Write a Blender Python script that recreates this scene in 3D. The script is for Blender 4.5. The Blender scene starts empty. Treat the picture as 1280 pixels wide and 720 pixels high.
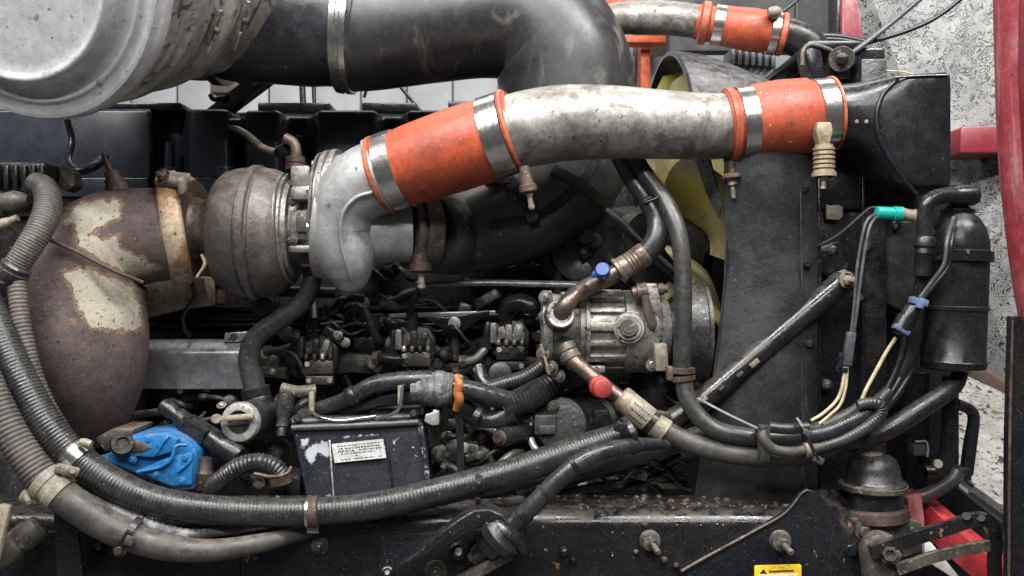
import bpy, bmesh, math, random
from mathutils import Vector, Matrix, Euler
rnd = random.Random(11)
C = bpy.context.scene.collection
SC = bpy.context.scene

# ------------------------------------------------------------------ camera, world, lamps, exposure
S, D, H = 0.0012, 1.3, 1.3          # metres per photo pixel on the reference plane, camera distance, camera height
cam = bpy.data.cameras.new('camera'); camo = bpy.data.objects.new('camera', cam); C.objects.link(camo)
camo.location = (0, -D, H); camo.rotation_euler = (math.radians(90), 0, 0)
cam.angle = 2 * math.atan(640 * S / D); cam.clip_start = 0.02; cam.clip_end = 60
SC.camera = camo
W = bpy.data.worlds.new('World'); SC.world = W; W.use_nodes = True
W.node_tree.nodes['Background'].inputs[0].default_value = (0.86, 0.92, 1.0, 1)
W.node_tree.nodes['Background'].inputs[1].default_value = 0.075
def area(name, loc, target, sx, sy, power, col=(1.0, .99, .975)):
    l = bpy.data.lights.new(name, 'AREA'); l.shape = 'RECTANGLE'; l.size = sx; l.size_y = sy; l.energy = power; l.color = col
    o = bpy.data.objects.new(name, l); C.objects.link(o); o.location = loc
    o.rotation_euler = (Vector(target) - Vector(loc)).to_track_quat('-Z', 'Y').to_euler()
    return o
area('ceiling_lamp_near', (0.1, -0.95, H + 1.7), (0.0, 0.05, H - .1), 2.6, 0.14, 88)
area('ceiling_lamp_behind', (-0.2, -2.3, H + 1.5), (0.0, 0.0, H - .05), 2.6, 0.14, 52)
area('ceiling_lamp_far', (0.1, 0.75, H + 1.9), (0.1, 1.0, H - .3), 2.6, 0.5, 28)
area('ceiling_lamp_right', (1.25, -1.2, H + 1.65), (0.3, 0.1, H - .1), 1.6, 0.14, 34)
area('ceiling_lamp_left', (-1.25, -1.2, H + 1.65), (-.5, 0.0, H + .1), 1.6, 0.14, 36)
VS = SC.view_settings; VS.view_transform = 'Standard'; VS.look = 'None'; VS.exposure = 0.0; VS.gamma = 1.0; VS.use_curve_mapping = False

# ------------------------------------------------------------------ pixel helpers (photo pixel + depth in metres -> world point)
def P(x, y, d=0.0):
    k = S * (D + d) / D
    return Vector(((x - 640) * k, d, H + (360 - y) * k))
def R(px, d=0.0): return px * S * (D + d) / D
def topx(v):
    k = S * (D + v[1]) / D
    return (v[0] / k + 640, 360 - (v[2] - H) / k)

# ------------------------------------------------------------------ materials
def rgba(c): return (c[0], c[1], c[2], 1)
MATS = {}
def mat(name, c1, c2=None, rough=.5, metal=0., sc=14, lo=.40, hi=.62, spk=(), bump=.2, bsc=220, bdist=.0008, dust=0., dustc=(.30, .25, .19),
        spec=.5, coat=0., rvar=.25, stretch=(1, 1, 1), fine=.35, patch=None, rim=None, streak=None):
    m = bpy.data.materials.new(name); m.use_nodes = True; nt = m.node_tree; N = nt.nodes; L = nt.links
    b = N['Principled BSDF']
    def nd(t, **k):
        n = N.new(t)
        for a, v in k.items(): setattr(n, a, v)
        return n
    tc = nd('ShaderNodeTexCoord'); mp = nd('ShaderNodeMapping'); L.new(tc.outputs['Object'], mp.inputs[0]); mp.inputs['Scale'].default_value = stretch
    mp.inputs['Location'].default_value = (rnd.random() * 5, rnd.random() * 5, rnd.random() * 5)
    def noise(scale, detail=6, rough_=.62, dist=0., src=None):
        n = nd('ShaderNodeTexNoise'); n.inputs['Scale'].default_value = scale; n.inputs['Detail'].default_value = detail
        n.inputs['Roughness'].default_value = rough_; n.inputs['Distortion'].default_value = dist
        L.new((src or mp.outputs[0]), n.inputs['Vector']); return n.outputs['Fac']
    def ramp(src, a, z):
        r = nd('ShaderNodeMapRange'); r.inputs[1].default_value = a; r.inputs[2].default_value = z; r.clamp = True
        r.interpolation_type = 'SMOOTHSTEP'
        L.new(src, r.inputs[0]); return r.outputs[0]
    def mix(fac, a, z, blend='MIX'):
        n = nd('ShaderNodeMix', data_type='RGBA', blend_type=blend)
        if isinstance(fac, (int, float)): n.inputs[0].default_value = fac
        else: L.new(fac, n.inputs[0])
        for i, v in ((6, a), (7, z)):
            if isinstance(v, tuple): n.inputs[i].default_value = rgba(v)
            else: L.new(v, n.inputs[i])
        return n.outputs[2]
    def mul(a, k):
        n = nd('ShaderNodeMath', operation='MULTIPLY'); L.new(a, n.inputs[0])
        if isinstance(k, (int, float)): n.inputs[1].default_value = k
        else: L.new(k, n.inputs[1])
        return n.outputs[0]
    c2 = c2 or tuple(v * .55 for v in c1)
    n1 = noise(sc, 8, .65, .4); col = mix(ramp(n1, lo, hi), c1, c2)
    n2 = noise(sc * 7, 6, .7)
    gv = nd('ShaderNodeMapRange'); gv.inputs[1].default_value = .3; gv.inputs[2].default_value = .7; gv.inputs[3].default_value = 1 - fine; gv.inputs[4].default_value = 1 + fine
    L.new(n2, gv.inputs[0])
    cmb = nd('ShaderNodeCombineColor'); [L.new(gv.outputs[0], cmb.inputs[i]) for i in range(3)]
    col = mix(1.0, col, cmb.outputs[0], 'MULTIPLY')
    rfac = noise(sc * 3, 6, .7)
    rr = nd('ShaderNodeMapRange'); rr.inputs[1].default_value = .3; rr.inputs[2].default_value = .7
    rr.inputs[3].default_value = max(.04, rough - rvar); rr.inputs[4].default_value = min(1, rough + rvar); L.new(rfac, rr.inputs[0])
    ro = rr.outputs[0]; met = None
    if streak:
        scol, ssc, slo, shi, sst = streak
        mp2 = nd('ShaderNodeMapping'); L.new(tc.outputs['Object'], mp2.inputs[0]); mp2.inputs['Scale'].default_value = sst
        col = mix(mul(ramp(noise(ssc, 6, .6, 1.2, mp2.outputs[0]), slo, shi), .8), col, scol)
    if patch:
        at = nd('ShaderNodeAttribute', attribute_name='patch'); ns = noise(62, 10, .78)
        ad = nd('ShaderNodeMath', operation='MULTIPLY_ADD'); L.new(ns, ad.inputs[0]); ad.inputs[1].default_value = 28; L.new(at.outputs['Fac'], ad.inputs[2])
        ad2 = nd('ShaderNodeMath', operation='SUBTRACT'); L.new(ad.outputs[0], ad2.inputs[0]); ad2.inputs[1].default_value = 15
        if rim: col = mix(mul(ramp(ad2.outputs[0], -3.2, 0), .85), col, rim)
        pc = mix(ramp(noise(40, 6, .7), .45, .75), patch, tuple(v * .78 for v in patch))
        pc = mix(ramp(noise(420, 3), .68, .72), pc, tuple(v * .25 for v in patch))
        pc = mix(ramp(noise(16, 8, .75), .46, .70), pc, tuple(v * w for v, w in zip(patch, (.62, .55, .46)))); pmask = ramp(ad2.outputs[0], .2, 2.2)
        col = mix(pmask, col, pc)
    for (scol, ssc, thr) in spk:
        col = mix(ramp(noise(ssc, 4, .6), thr - .05, thr - .02), col, scol)
    gs = noise(650, 2, .5); col = mix(mul(ramp(gs, .62, .66), .5), col, mix(.22, col, (.30, .28, .25)))
    if dust:
        ge = nd('ShaderNodeNewGeometry'); sx = nd('ShaderNodeSeparateXYZ'); L.new(ge.outputs['Normal'], sx.inputs[0])
        up = ramp(sx.outputs[2], .05, .95); df = mul(mul(up, ramp(noise(sc * 6, 8, .72), .40, .60)), dust)
        col = mix(df, col, dustc); rm = nd('ShaderNodeMix', data_type='FLOAT'); L.new(df, rm.inputs[0]); L.new(ro, rm.inputs[2]); rm.inputs[3].default_value = .9; ro = rm.outputs[0]
        if metal: 
            mm = nd('ShaderNodeMapRange'); L.new(df, mm.inputs[0]); mm.inputs[3].default_value = metal; mm.inputs[4].default_value = 0; met = mm.outputs[0]
    L.new(col, b.inputs['Base Color']); L.new(ro, b.inputs['Roughness'])
    if met: L.new(met, b.inputs['Metallic'])
    else: b.inputs['Metallic'].default_value = metal
    b.inputs['Specular IOR Level'].default_value = spec
    b.inputs['Coat Weight'].default_value = coat; b.inputs['Coat Roughness'].default_value = .15
    if bump:
        if not patch: pmask = None
        bp = nd('ShaderNodeBump'); bp.inputs['Strength'].default_value = bump; bp.inputs['Distance'].default_value = bdist
        bn = noise(bsc, 5, .65); bn2 = noise(bsc * .18, 4, .6)
        ad = nd('ShaderNodeMath', operation='ADD'); L.new(bn, ad.inputs[0]); L.new(bn2, ad.inputs[1])
        if pmask:
            a3 = nd('ShaderNodeMath', operation='MULTIPLY_ADD'); L.new(pmask, a3.inputs[0]); a3.inputs[1].default_value = 1.6; L.new(ad.outputs[0], a3.inputs[2]); ad = a3
        L.new(ad.outputs[0], bp.inputs['Height']); L.new(bp.outputs[0], b.inputs['Normal'])
    MATS[name] = m; return m

GR = (.20, .165, .125)     # road grime
mat('black_paint', (.0065, .0073, .0095), (.010, .0105, .0125), .22, spk=[((.20, .195, .19), 260, .735), ((.11, .095, .08), 60, .735)], bump=.3, bsc=120, dust=.18, dustc=(.075, .068, .06), rvar=.12)
mat('black_paint_chipped', (.0075, .0078, .0095), (.013, .0125, .012), .20, sc=9, spk=[((.40, .40, .40), 130, .745), ((.24, .12, .065), 40, .73), ((.26, .25, .23), 420, .75)], bump=.45, bsc=140, dust=.38, dustc=(.115, .09, .066), rvar=.14)
mat('black_plastic', (.0065, .0073, .009), (.0115, .012, .0135), .28, spk=[((.20, .20, .20), 330, .75)], bump=.2, bsc=500, bdist=.0004, dust=.22, dustc=(.07, .066, .06), rvar=.14)
mat('cover_plastic', (.018, .022, .032), (.024, .028, .038), .25, sc=7, bump=.22, bsc=700, bdist=.0003, dust=.25, dustc=(.06, .06, .065), rvar=.07)
mat('rubber', (.0085, .009, .0105), (.016, .016, .0165), .31, sc=18, spk=[((.14, .13, .12), 300, .735)], bump=.3, bsc=300, dust=.25, dustc=(.08, .074, .065), rvar=.15)
mat('rubber_grey', (.020, .0205, .022), (.040, .0375, .034), .31, sc=16, spk=[((.18, .16, .13), 260, .715)], bump=.25, bsc=260, dust=.25, dustc=(.11, .10, .085), rvar=.15)
mat('rubber_tan', (.062, .054, .046), (.030, .028, .026), .5, sc=12, spk=[((.02, .02, .02), 240, .70), ((.20, .17, .13), 300, .72)], bump=.3, bsc=260, dust=.4, dustc=(.16, .14, .11))
mat('duct_rubber', (.014, .015, .017), (.024, .024, .025), .38, sc=6, bump=.18, bsc=420, rvar=.14, streak=((.13, .118, .10), 7, .54, .74, (2.6, 1.2, 1.2)), spk=[((.13, .115, .09), 160, .75)])
mat('drum_paint', (.013, .014, .018), (.036, .037, .042), .36, sc=11, lo=.42, hi=.66, bump=.3, bsc=200, rvar=.14, spk=[((.40, .36, .30), 22, .735), ((.004, .004, .005), 40, .70), ((.2, .19, .17), 330, .74)])
mat('flakes', (.36, .34, .315), (.26, .24, .22), .7, sc=9, spk=[((.03, .025, .02), 55, .64), ((.05, .042, .034), 140, .65), ((.10, .085, .07), 30, .69)], bump=.8, bsc=120, bdist=.002)
mat('duct_dusty', (.030, .030, .031), (.060, .057, .052), .42, sc=7, lo=.38, hi=.66, bump=.2, bsc=300, spk=[((.20, .165, .115), 26, .70)], dust=.25, dustc=(.16, .14, .11), rvar=.15)
mat('loom', (.014, .0145, .016), (.028, .027, .025), .30, sc=22, spk=[((.17, .155, .13), 260, .70)], bump=.25, bsc=400, dust=.22, dustc=(.11, .10, .085), rvar=.14)
mat('loom_dusty', (.080, .069, .056), (.040, .037, .034), .62, sc=18, spk=[((.018, .018, .018), 220, .66)], bump=.3, bsc=400, dust=.4, dustc=(.19, .16, .12))
mat('tape', (.013, .014, .017), (.026, .027, .031), .30, sc=30, spk=[((.18, .18, .18), 300, .73)], bump=.4, bsc=120, dust=.22, dustc=(.10, .095, .085))
mat('tape_dusty', (.05, .05, .053), (.20, .20, .20), .6, sc=45, lo=.45, hi=.62, bump=.9, bsc=160, bdist=.002, dust=.4, dustc=(.25, .25, .24))
mat('galvanised', (.52, .53, .545), (.43, .435, .44), .30, .2, sc=10, spk=[((.12, .10, .085), 150, .715), ((.26, .22, .17), 34, .72)], bump=.35, bsc=260, rvar=.15, fine=.2)
mat('shell_metal', (.44, .425, .395), (.27, .255, .235), .36, .45, sc=9, lo=.40, hi=.65, spk=[((.025, .022, .02), 95, .705), ((.03, .026, .022), 300, .73)], bump=.25, bsc=150, rvar=.16, streak=((.035, .032, .03), 9, .55, .62, (1.0, 3.6, 3.4)))
mat('alu_pipe', (.31, .295, .272), (.165, .15, .132), .48, .55, sc=16, lo=.38, hi=.64, spk=[((.045, .038, .032), 120, .70), ((.03, .026, .022), 300, .71)], bump=.35, bsc=240, rvar=.14, dust=.25, dustc=(.25, .225, .19), streak=((.085, .072, .06), 16, .50, .66, (1, 1, 1)))
mat('alu_cast', (.41, .41, .405), (.29, .288, .282), .46, .45, sc=13, spk=[((.16, .15, .14), 220, .72), ((.10, .09, .08), 60, .735)], bump=.4, bsc=420, rvar=.12, fine=.2, dust=.3, dustc=(.40, .38, .35))
mat('alu_dirty', (.33, .315, .285), (.13, .12, .105), .46, .65, sc=16, lo=.40, hi=.66, spk=[((.02, .018, .016), 150, .655), ((.25, .19, .13), 60, .69)], bump=.6, bsc=260, rvar=.18, dust=.3, dustc=(.30, .26, .21))
mat('cast_iron', (.185, .162, .147), (.105, .090, .082), .44, .5, sc=9, spk=[((.32, .28, .25), 330, .715), ((.045, .04, .038), 170, .69), ((.16, .09, .05), 40, .735)], bump=.9, bsc=330, rvar=.12, dust=.35, dustc=(.24, .20, .16))
mat('rust_pipe', (.070, .047, .045), (.105, .077, .072), .68, .15, sc=7, spk=[((.17, .145, .135), 300, .69), ((.033, .021, .020), 190, .67), ((.27, .13, .06), 60, .745)], bump=1.0, bsc=300, rvar=.1, patch=(.37, .335, .265), rim=(.26, .145, .078))
mat('rust_band', (.46, .375, .26), (.26, .135, .065), .60, .2, sc=16, lo=.46, hi=.60, spk=[((.05, .03, .02), 130, .67)], bump=.5, bsc=240)
mat('rust_steel', (.125, .092, .072), (.058, .040, .032), .5, .45, sc=22, spk=[((.32, .25, .18), 200, .715)], bump=.5, bsc=240)
mat('rust_dark', (.085, .048, .036), (.05, .035, .03), .65, .2, sc=30, spk=[((.22, .13, .08), 240, .66)], bump=.6, bsc=240)
mat('copper_pipe', (.17, .118, .09), (.10, .084, .072), .38, .7, sc=26, spk=[((.26, .11, .06), 90, .69)], bump=.3, bsc=240)
mat('orange_silicone', (.40, .066, .024), (.25, .044, .020), .46, sc=13, lo=.40, hi=.68, spk=[((.10, .036, .026), 60, .70), ((.09, .036, .028), 260, .71), ((.50, .28, .19), 240, .75)], bump=.6, bsc=520, rvar=.16, fine=.28, streak=((.13, .040, .026), 9, .52, .72, (1, 1, 1)))
mat('orange_worn', (.37, .063, .025), (.24, .046, .022), .48, sc=13, lo=.42, hi=.66, spk=[((.60, .47, .38), 150, .715), ((.10, .04, .03), 70, .705)], bump=.6, bsc=480, rvar=.16, fine=.26, streak=((.13, .042, .028), 9, .53, .72, (1, 1, 1)))
mat('orange_rim', (.42, .095, .040), (.25, .065, .032), .5, sc=20, bump=.3, spk=[((.08, .04, .03), 120, .70)])
mat('stainless', (.52, .51, .49), (.44, .43, .41), .24, .95, sc=60, spk=[((.12, .11, .10), 220, .75)], bump=.04, bsc=300, rvar=.06, fine=.06)
mat('zinc', (.50, .47, .42), (.30, .26, .21), .38, .8, sc=40, bump=.3, bsc=300)
mat('tan_spring', (.30, .24, .165), (.17, .125, .082), .55, .25, sc=30, bump=.3)
mat('tan_plastic', (.27, .232, .175), (.16, .137, .105), .5, sc=28, spk=[((.045, .036, .028), 170, .695)], bump=.35)
mat('ferrule_brown', (.22, .175, .13), (.12, .09, .07), .42, .5, sc=40, spk=[((.04, .03, .025), 200, .69)], bump=.35)
mat('bare_bright', (.56, .545, .50), (.34, .325, .295), .38, .6, sc=60, bump=.3, spk=[((.08, .07, .06), 260, .69)])
mat('yellow_blade', (.50, .455, .24), (.40, .365, .215), .42, sc=8, spk=[((.16, .13, .05), 90, .72)], bump=.15, rvar=.12, streak=((.52, .42, .06), 2.4, .46, .60, (1, 1, 2.0)))
mat('blue_paint', (.014, .145, .36), (.010, .10, .27), .38, sc=18, lo=.42, hi=.66, spk=[((.24, .165, .11), 55, .695), ((.03, .05, .08), 130, .70), ((.26, .36, .44), 300, .72)], bump=.7, bsc=130, rvar=.14, fine=.3, dust=.25, dustc=(.20, .22, .23))
mat('blue_cap', (.022, .068, .25), (.026, .058, .19), .42, bump=.2, sc=40)
mat('blue_grey', (.12, .17, .28), (.07, .09, .15), .5, bump=.1)
mat('red_cap', (.36, .042, .036), (.25, .042, .036), .45, sc=30, bump=.25, spk=[((.15, .04, .03), 200, .70)])
mat('red_paint', (.20, .018, .026), (.16, .017, .025), .40, sc=5, spk=[((.42, .25, .25), 300, .74)], bump=.15, coat=.2, rvar=.1, fine=.18)
mat('red_worn', (.25, .030, .040), (.33, .12, .125), .45, sc=9, lo=.45, hi=.72, spk=[((.45, .30, .29), 260, .71), ((.06, .02, .02), 90, .73)], bump=.25, coat=.1, streak=((.42, .24, .235), 6, .52, .75, (5, 5, .6)))
mat('red_bar', (.42, .030, .036), (.32, .026, .032), .36, sc=8, bump=.15, spk=[((.08, .03, .03), 60, .70), ((.05, .02, .02), 200, .70)])
mat('teal_plastic', (.005, .30, .25), (.006, .26, .22), .38, bump=.08, fine=.1)
mat('white_wall', (.40, .415, .435), (.34, .352, .368), .6, sc=2, bump=.08, fine=.08)
mat('grey_cloth', (.06, .062, .066), (.045, .047, .05), .7, sc=4, bump=.3, bsc=300)
mat('grey_plastic', (.060, .063, .070), (.036, .038, .042), .36, sc=20, bump=.15, dust=.2)
mat('grey_sheet', (.34, .345, .355), (.20, .20, .205), .27, .45, sc=11, bump=.2, spk=[((.06, .06, .06), 180, .70)], rvar=.12, dust=.15, dustc=(.22, .21, .19))
mat('shroud_gloss', (.17, .17, .175), (.08, .08, .083), .32, .7, sc=8, bump=.35, bsc=26, bdist=.005, rvar=.12, dust=.3, dustc=(.26, .25, .24))
mat('flap_rubber', (.0105, .0115, .0135), (.0185, .0195, .0215), .42, sc=8, lo=.38, hi=.66, bump=.6, bsc=620, fine=.3, spk=[((.06, .06, .06), 420, .73), ((.10, .095, .085), 130, .75)], streak=((.040, .041, .043), 14, .58, .72, (1.6, 1, .35)))
mat('block_dark', (.009, .009, .010), (.022, .0205, .018), .34, sc=12, bump=.7, bsc=90, bdist=.002, spk=[((.12, .105, .085), 130, .72)], dust=.35, dustc=(.07, .06, .046))
mat('block_mid', (.045, .044, .042), (.020, .020, .020), .34, .2, sc=18, bump=.7, bsc=120, bdist=.002, spk=[((.20, .18, .15), 150, .70)], dust=.4, dustc=(.13, .11, .085))
mat('valve_bronze', (.14, .125, .095), (.075, .065, .05), .42, .6, sc=30, bump=.3, spk=[((.02, .02, .02), 120, .66)])
mat('box_paint', (.0105, .013, .018), (.016, .018, .023), .36, sc=9, bump=.35, bsc=160, patch=(.40, .42, .45), rvar=.12, spk=[((.42, .44, .46), 170, .735), ((.30, .31, .32), 420, .735)], dust=.4, dustc=(.16, .155, .145))
mat('label_silver', (.55, .555, .54), (.42, .42, .40), .45, .2, sc=40, bump=.1)
mat('label_yellow', (.78, .50, .02), (.65, .42, .03), .5, sc=60, spk=[((.08, .05, .02), 190, .68)], bump=.1)
mat('label_white', (.75, .74, .70), (.6, .58, .53), .5, sc=60, bump=.1)
mat('ink', (.012, .012, .012), (.02, .02, .02), .6, bump=0)
mat('ink_faded', (.30, .19, .08), (.42, .30, .2), .6, bump=0)
mat('cream_wire', (.48, .40, .27), (.36, .29, .19), .5, sc=60, bump=.1)
mat('grey_wire', (.055, .055, .06), (.09, .085, .08), .38, sc=40, bump=.1)
mat('orange_clip', (.42, .15, .03), (.30, .10, .025), .42, sc=40, bump=.3)
mat('mud', (.15, .115, .08), (.075, .06, .045), .85, sc=34, bump=1., bsc=150, bdist=.003, spk=[((.27, .22, .165), 120, .63)])
mat('dirty_metal', (.10, .088, .072), (.045, .04, .035), .55, .4, sc=18, bump=.6, bsc=160, spk=[((.27, .22, .17), 160, .66)], dust=.5, dustc=(.19, .15, .11))
mat('brown_beam', (.10, .065, .048), (.06, .045, .036), .7, sc=20, bump=.5)
mat('concrete', (.16, .155, .15), (.11, .105, .10), .8, sc=3, bump=.4)
mat('orange_beam', (.62, .11, .03), (.5, .09, .03), .5, sc=6, bump=.1)
mat('cardboard', (.42, .30, .19), (.36, .26, .17), .8, sc=5, bump=.1)

def mottled(name, base, dark, sc, k, thr, rough):
    """reflective lining: pale ground printed with curled dark flakes"""
    m = bpy.data.materials.new(name); m.use_nodes = True; nt = m.node_tree; N = nt.nodes; L = nt.links; b = N['Principled BSDF']
    tc = N.new('ShaderNodeTexCoord')
    def nz(s, det, dist):
        n = N.new('ShaderNodeTexNoise'); n.inputs['Scale'].default_value = s; n.inputs['Detail'].default_value = det; n.inputs['Distortion'].default_value = dist
        L.new(tc.outputs['Object'], n.inputs['Vector']); return n.outputs['Fac']
    def op(o, a, c):
        n = N.new('ShaderNodeMath'); n.operation = o
        for q, v in enumerate((a, c)):
            if v is None: continue
            if isinstance(v, (int, float)): n.inputs[q].default_value = v
            else: L.new(v, n.inputs[q])
        return n.outputs[0]
    def rng(v, a, z, o0=0., o1=1.):
        r = N.new('ShaderNodeMapRange'); L.new(v, r.inputs[0]); r.inputs[1].default_value = a; r.inputs[2].default_value = z; r.inputs[3].default_value = o0; r.inputs[4].default_value = o1; return r.outputs[0]
    f = op('ABSOLUTE', op('SUBTRACT', op('FRACT', op('MULTIPLY', nz(sc, 2.0, .8), k), None), .5), None)
    line = rng(f, thr, thr + .07, 1, 0)
    keep = rng(nz(sc * .8, 4, 1.5), .44, .52, .22, 1)
    blot = rng(nz(sc * 1.6, 3, .5), .66, .70)
    mk = op('MAXIMUM', op('MULTIPLY', line, keep), blot)
    c = N.new('ShaderNodeMix'); c.data_type = 'RGBA'; L.new(mk, c.inputs[0])
    c2 = N.new('ShaderNodeMix'); c2.data_type = 'RGBA'; L.new(rng(nz(sc * .25, 5, 0), .4, .65), c2.inputs[0]); c2.inputs[6].default_value = rgba(base); c2.inputs[7].default_value = rgba(tuple(v * .62 for v in base))
    L.new(c2.outputs[2], c.inputs[6]); c.inputs[7].default_value = rgba(dark)
    L.new(c.outputs[2], b.inputs['Base Color']); b.inputs['Roughness'].default_value = rough
    bp = N.new('ShaderNodeBump'); bp.inputs['Strength'].default_value = .5; bp.inputs['Distance'].default_value = .0012; bp.invert = True; L.new(mk, bp.inputs['Height'])
    L.new(bp.outputs[0], b.inputs['Normal']); MATS[name] = m
mottled('liner_mottled', (.27, .268, .26), (.028, .026, .024), 40, 12, .18, .45)

# ------------------------------------------------------------------ mesh builder
def frame(t, hint=None):
    t = t.normalized(); h = hint or (Vector((0, 0, 1)) if abs(t.z) < .9 else Vector((0, 1, 0)))
    u = t.cross(h)
    if u.length < 1e-5: u = t.cross(Vector((1, 0, 0)))
    u.normalize(); return u, u.cross(t).normalized()
class MB:
    def __init__(s): s.v = []; s.f = []
    def add(s, vs, fs):
        o = len(s.v); s.v += [Vector(v) for v in vs]; s.f += [tuple(i + o for i in f) for f in fs]; return s
    def bm(s, bm):
        bm.verts.ensure_lookup_table(); bm.verts.index_update()
        s.add([v.co for v in bm.verts], [[v.index for v in f.verts] for f in bm.faces]); bm.free(); return s
    def path(s, pts, sub=8, step=None):
        q = []
        for p in pts:
            w = P(p[0], p[1], p[2]); q.append((w, R(p[3], p[2]) if len(p) > 3 else None))
        rr = [x[1] for x in q]
        for i, r_ in enumerate(rr):
            if r_ is None: rr[i] = rr[i - 1]
        X = [x[0] for x in q]; n = len(X); out = []
        for i in range(n - 1):
            p0 = X[i - 1] if i else X[0] * 2 - X[1]; p1, p2 = X[i], X[i + 1]; p3 = X[i + 2] if i + 2 < n else X[-1] * 2 - X[-2]
            r0 = rr[max(i - 1, 0)]; r1, r2 = rr[i], rr[i + 1]; r3 = rr[min(i + 2, n - 1)]
            for k in range(sub):
                t = k / sub; t2, t3 = t * t, t * t * t
                cr = lambda a, b, c, d: .5 * (2 * b + (c - a) * t + (2 * a - 5 * b + 4 * c - d) * t2 + (3 * b - a - 3 * c + d) * t3)
                out.append((cr(p0, p1, p2, p3), max(1e-4, cr(r0, r1, r2, r3))))
        out.append((X[-1], rr[-1]))
        if step:
            acc = [0.]
            for a, b in zip(out, out[1:]): acc.append(acc[-1] + (b[0] - a[0]).length)
            m = max(4, int(acc[-1] / step)); res = []; j = 0
            for k in range(m + 1):
                L_ = acc[-1] * k / m
                while j < len(acc) - 2 and acc[j + 1] < L_: j += 1
                t = (L_ - acc[j]) / max(1e-9, acc[j + 1] - acc[j])
                res.append((out[j][0].lerp(out[j + 1][0], t), out[j][1] * (1 - t) + out[j + 1][1] * t))
            out = res
        return out
    def tube(s, pts, n=18, sub=8, caps=True, ripple=None, sect=None, facet=0., hint=None, jitter=0., world=None, oval=1.):
        """swept section; ripple = (pitch m, amplitude fraction); sect = section polygon in units of the radius"""
        out = world or s.path(pts, sub, ripple[0] / 4 if ripple else None)
        X = [o[0] for o in out]; T = []
        for i in range(len(X)):
            a = X[max(i - 1, 0)]; b = X[min(i + 1, len(X) - 1)]; t = b - a
            T.append(t.normalized() if t.length > 1e-9 else (T[-1] if T else Vector((1, 0, 0))))
        u, w = frame(T[0], hint); rings = []; o = len(s.v)
        sec = sect or [(math.cos(2 * math.pi * j / n), math.sin(2 * math.pi * j / n) * oval) for j in range(n)]
        n = len(sec); amp = 0
        for i, (x, r) in enumerate(out):
            if i:
                ax = T[i - 1].cross(T[i])
                if ax.length > 1e-7:
                    q = Matrix.Rotation(T[i - 1].angle(T[i]), 3, ax.normalized()); u = q @ u; w = q @ w
            rr = r * (1 + (ripple[1] * (1, .0, -1, .0)[i % 4] if ripple else 0))
            if jitter: rr *= 1 + jitter * (rnd.random() - .5)
            for j, (a, b) in enumerate(sec):
                k = rr * (1 - facet * (j % 2)); s.v.append(x + u * (a * k) + w * (b * k))
        m = len(out)
        for i in range(m - 1):
            for j in range(n):
                j2 = (j + 1) % n; s.f.append((o + i * n + j, o + i * n + j2, o + (i + 1) * n + j2, o + (i + 1) * n + j))
        if caps:
            s.f.append(tuple(o + j for j in range(n))[::-1]); s.f.append(tuple(o + (m - 1) * n + j for j in range(n)))
        return s
    def lathe(s, a, dr, prof, n=40, hint=None, sx=1., arc=None):
        """prof = [(metres along axis, radius)]"""
        dr = dr.normalized(); u, w = frame(dr, hint); o = len(s.v); m = len(prof)
        for (t, r) in prof:
            for j in range(n):
                A = 2 * math.pi * j / n
                s.v.append(a + dr * t + u * (r * math.cos(A) * sx) + w * (r * math.sin(A)))
        for i in range(m - 1):
            for j in range(n):
                j2 = (j + 1) % n; s.f.append((o + i * n + j, o + i * n + j2, o + (i + 1) * n + j2, o + (i + 1) * n + j))
        if prof[0][1] > 1e-6: s.f.append(tuple(o + j for j in range(n))[::-1])
        if prof[-1][1] > 1e-6: s.f.append(tuple(o + (m - 1) * n + j for j in range(n)))
        return s
    def lp(s, a, b, prof, n=40):
        """lathe between two pixel points: prof = [(fraction, radius px)]"""
        A = P(*a); B = P(*b); L_ = (B - A).length
        return s.lathe(A, B - A, [(f * L_, R(r, a[2] + (b[2] - a[2]) * f)) for f, r in prof], n)
    def ring(s, c, dr, r, w, th, n=40):
        dr = dr.normalized(); h = w / 2
        return s.lathe(c - dr * h, dr, [(0, r), (0, r + th), (w * .08, r + th * 1.15), (w * .92, r + th * 1.15), (w, r + th), (w, r), (0, r)][1:-1] , n)
    def box(s, c, sz, rot=(0, 0, 0), bev=.0, seg=2):
        bm = bmesh.new(); bmesh.ops.create_cube(bm, size=1.0)
        for v in bm.verts: v.co = Vector((v.co.x * sz[0], v.co.y * sz[1], v.co.z * sz[2]))
        if bev: bmesh.ops.bevel(bm, geom=list(bm.edges), offset=min(bev, min(sz) * .45), segments=seg, profile=.5, affect='EDGES')
        M_ = Matrix.Translation(c) @ Euler(rot).to_matrix().to_4x4(); bm.transform(M_); return s.bm(bm)
    def bp(s, x0, y0, x1, y1, d0, d1, bev=.002, rot=(0, 0, 0)):
        a = P(x0, y0, d0); b = P(x1, y1, d0)
        return s.box(Vector(((a.x + b.x) / 2, (d0 + d1) / 2, (a.z + b.z) / 2)), (abs(b.x - a.x), abs(d1 - d0), abs(a.z - b.z)), rot, bev)
    def prism(s, pts, d0, d1, bev=.002, seg=2):
        bm = bmesh.new(); vs = [bm.verts.new(P(x, y, d0)) for x, y in pts]
        f = bm.faces.new(vs); r = bmesh.ops.extrude_face_region(bm, geom=[f])
        for g in r['geom']:
            if isinstance(g, bmesh.types.BMVert): g.co.y += d1 - d0
        bmesh.ops.recalc_face_normals(bm, faces=list(bm.faces))
        if bev:
            ed = [e for e in bm.edges if len(e.link_faces) == 2 and e.calc_face_angle() > .6]
            bmesh.ops.bevel(bm, geom=ed, offset=bev, segments=seg, profile=.5, affect='EDGES', clamp_overlap=True)
        return s.bm(bm)
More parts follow.
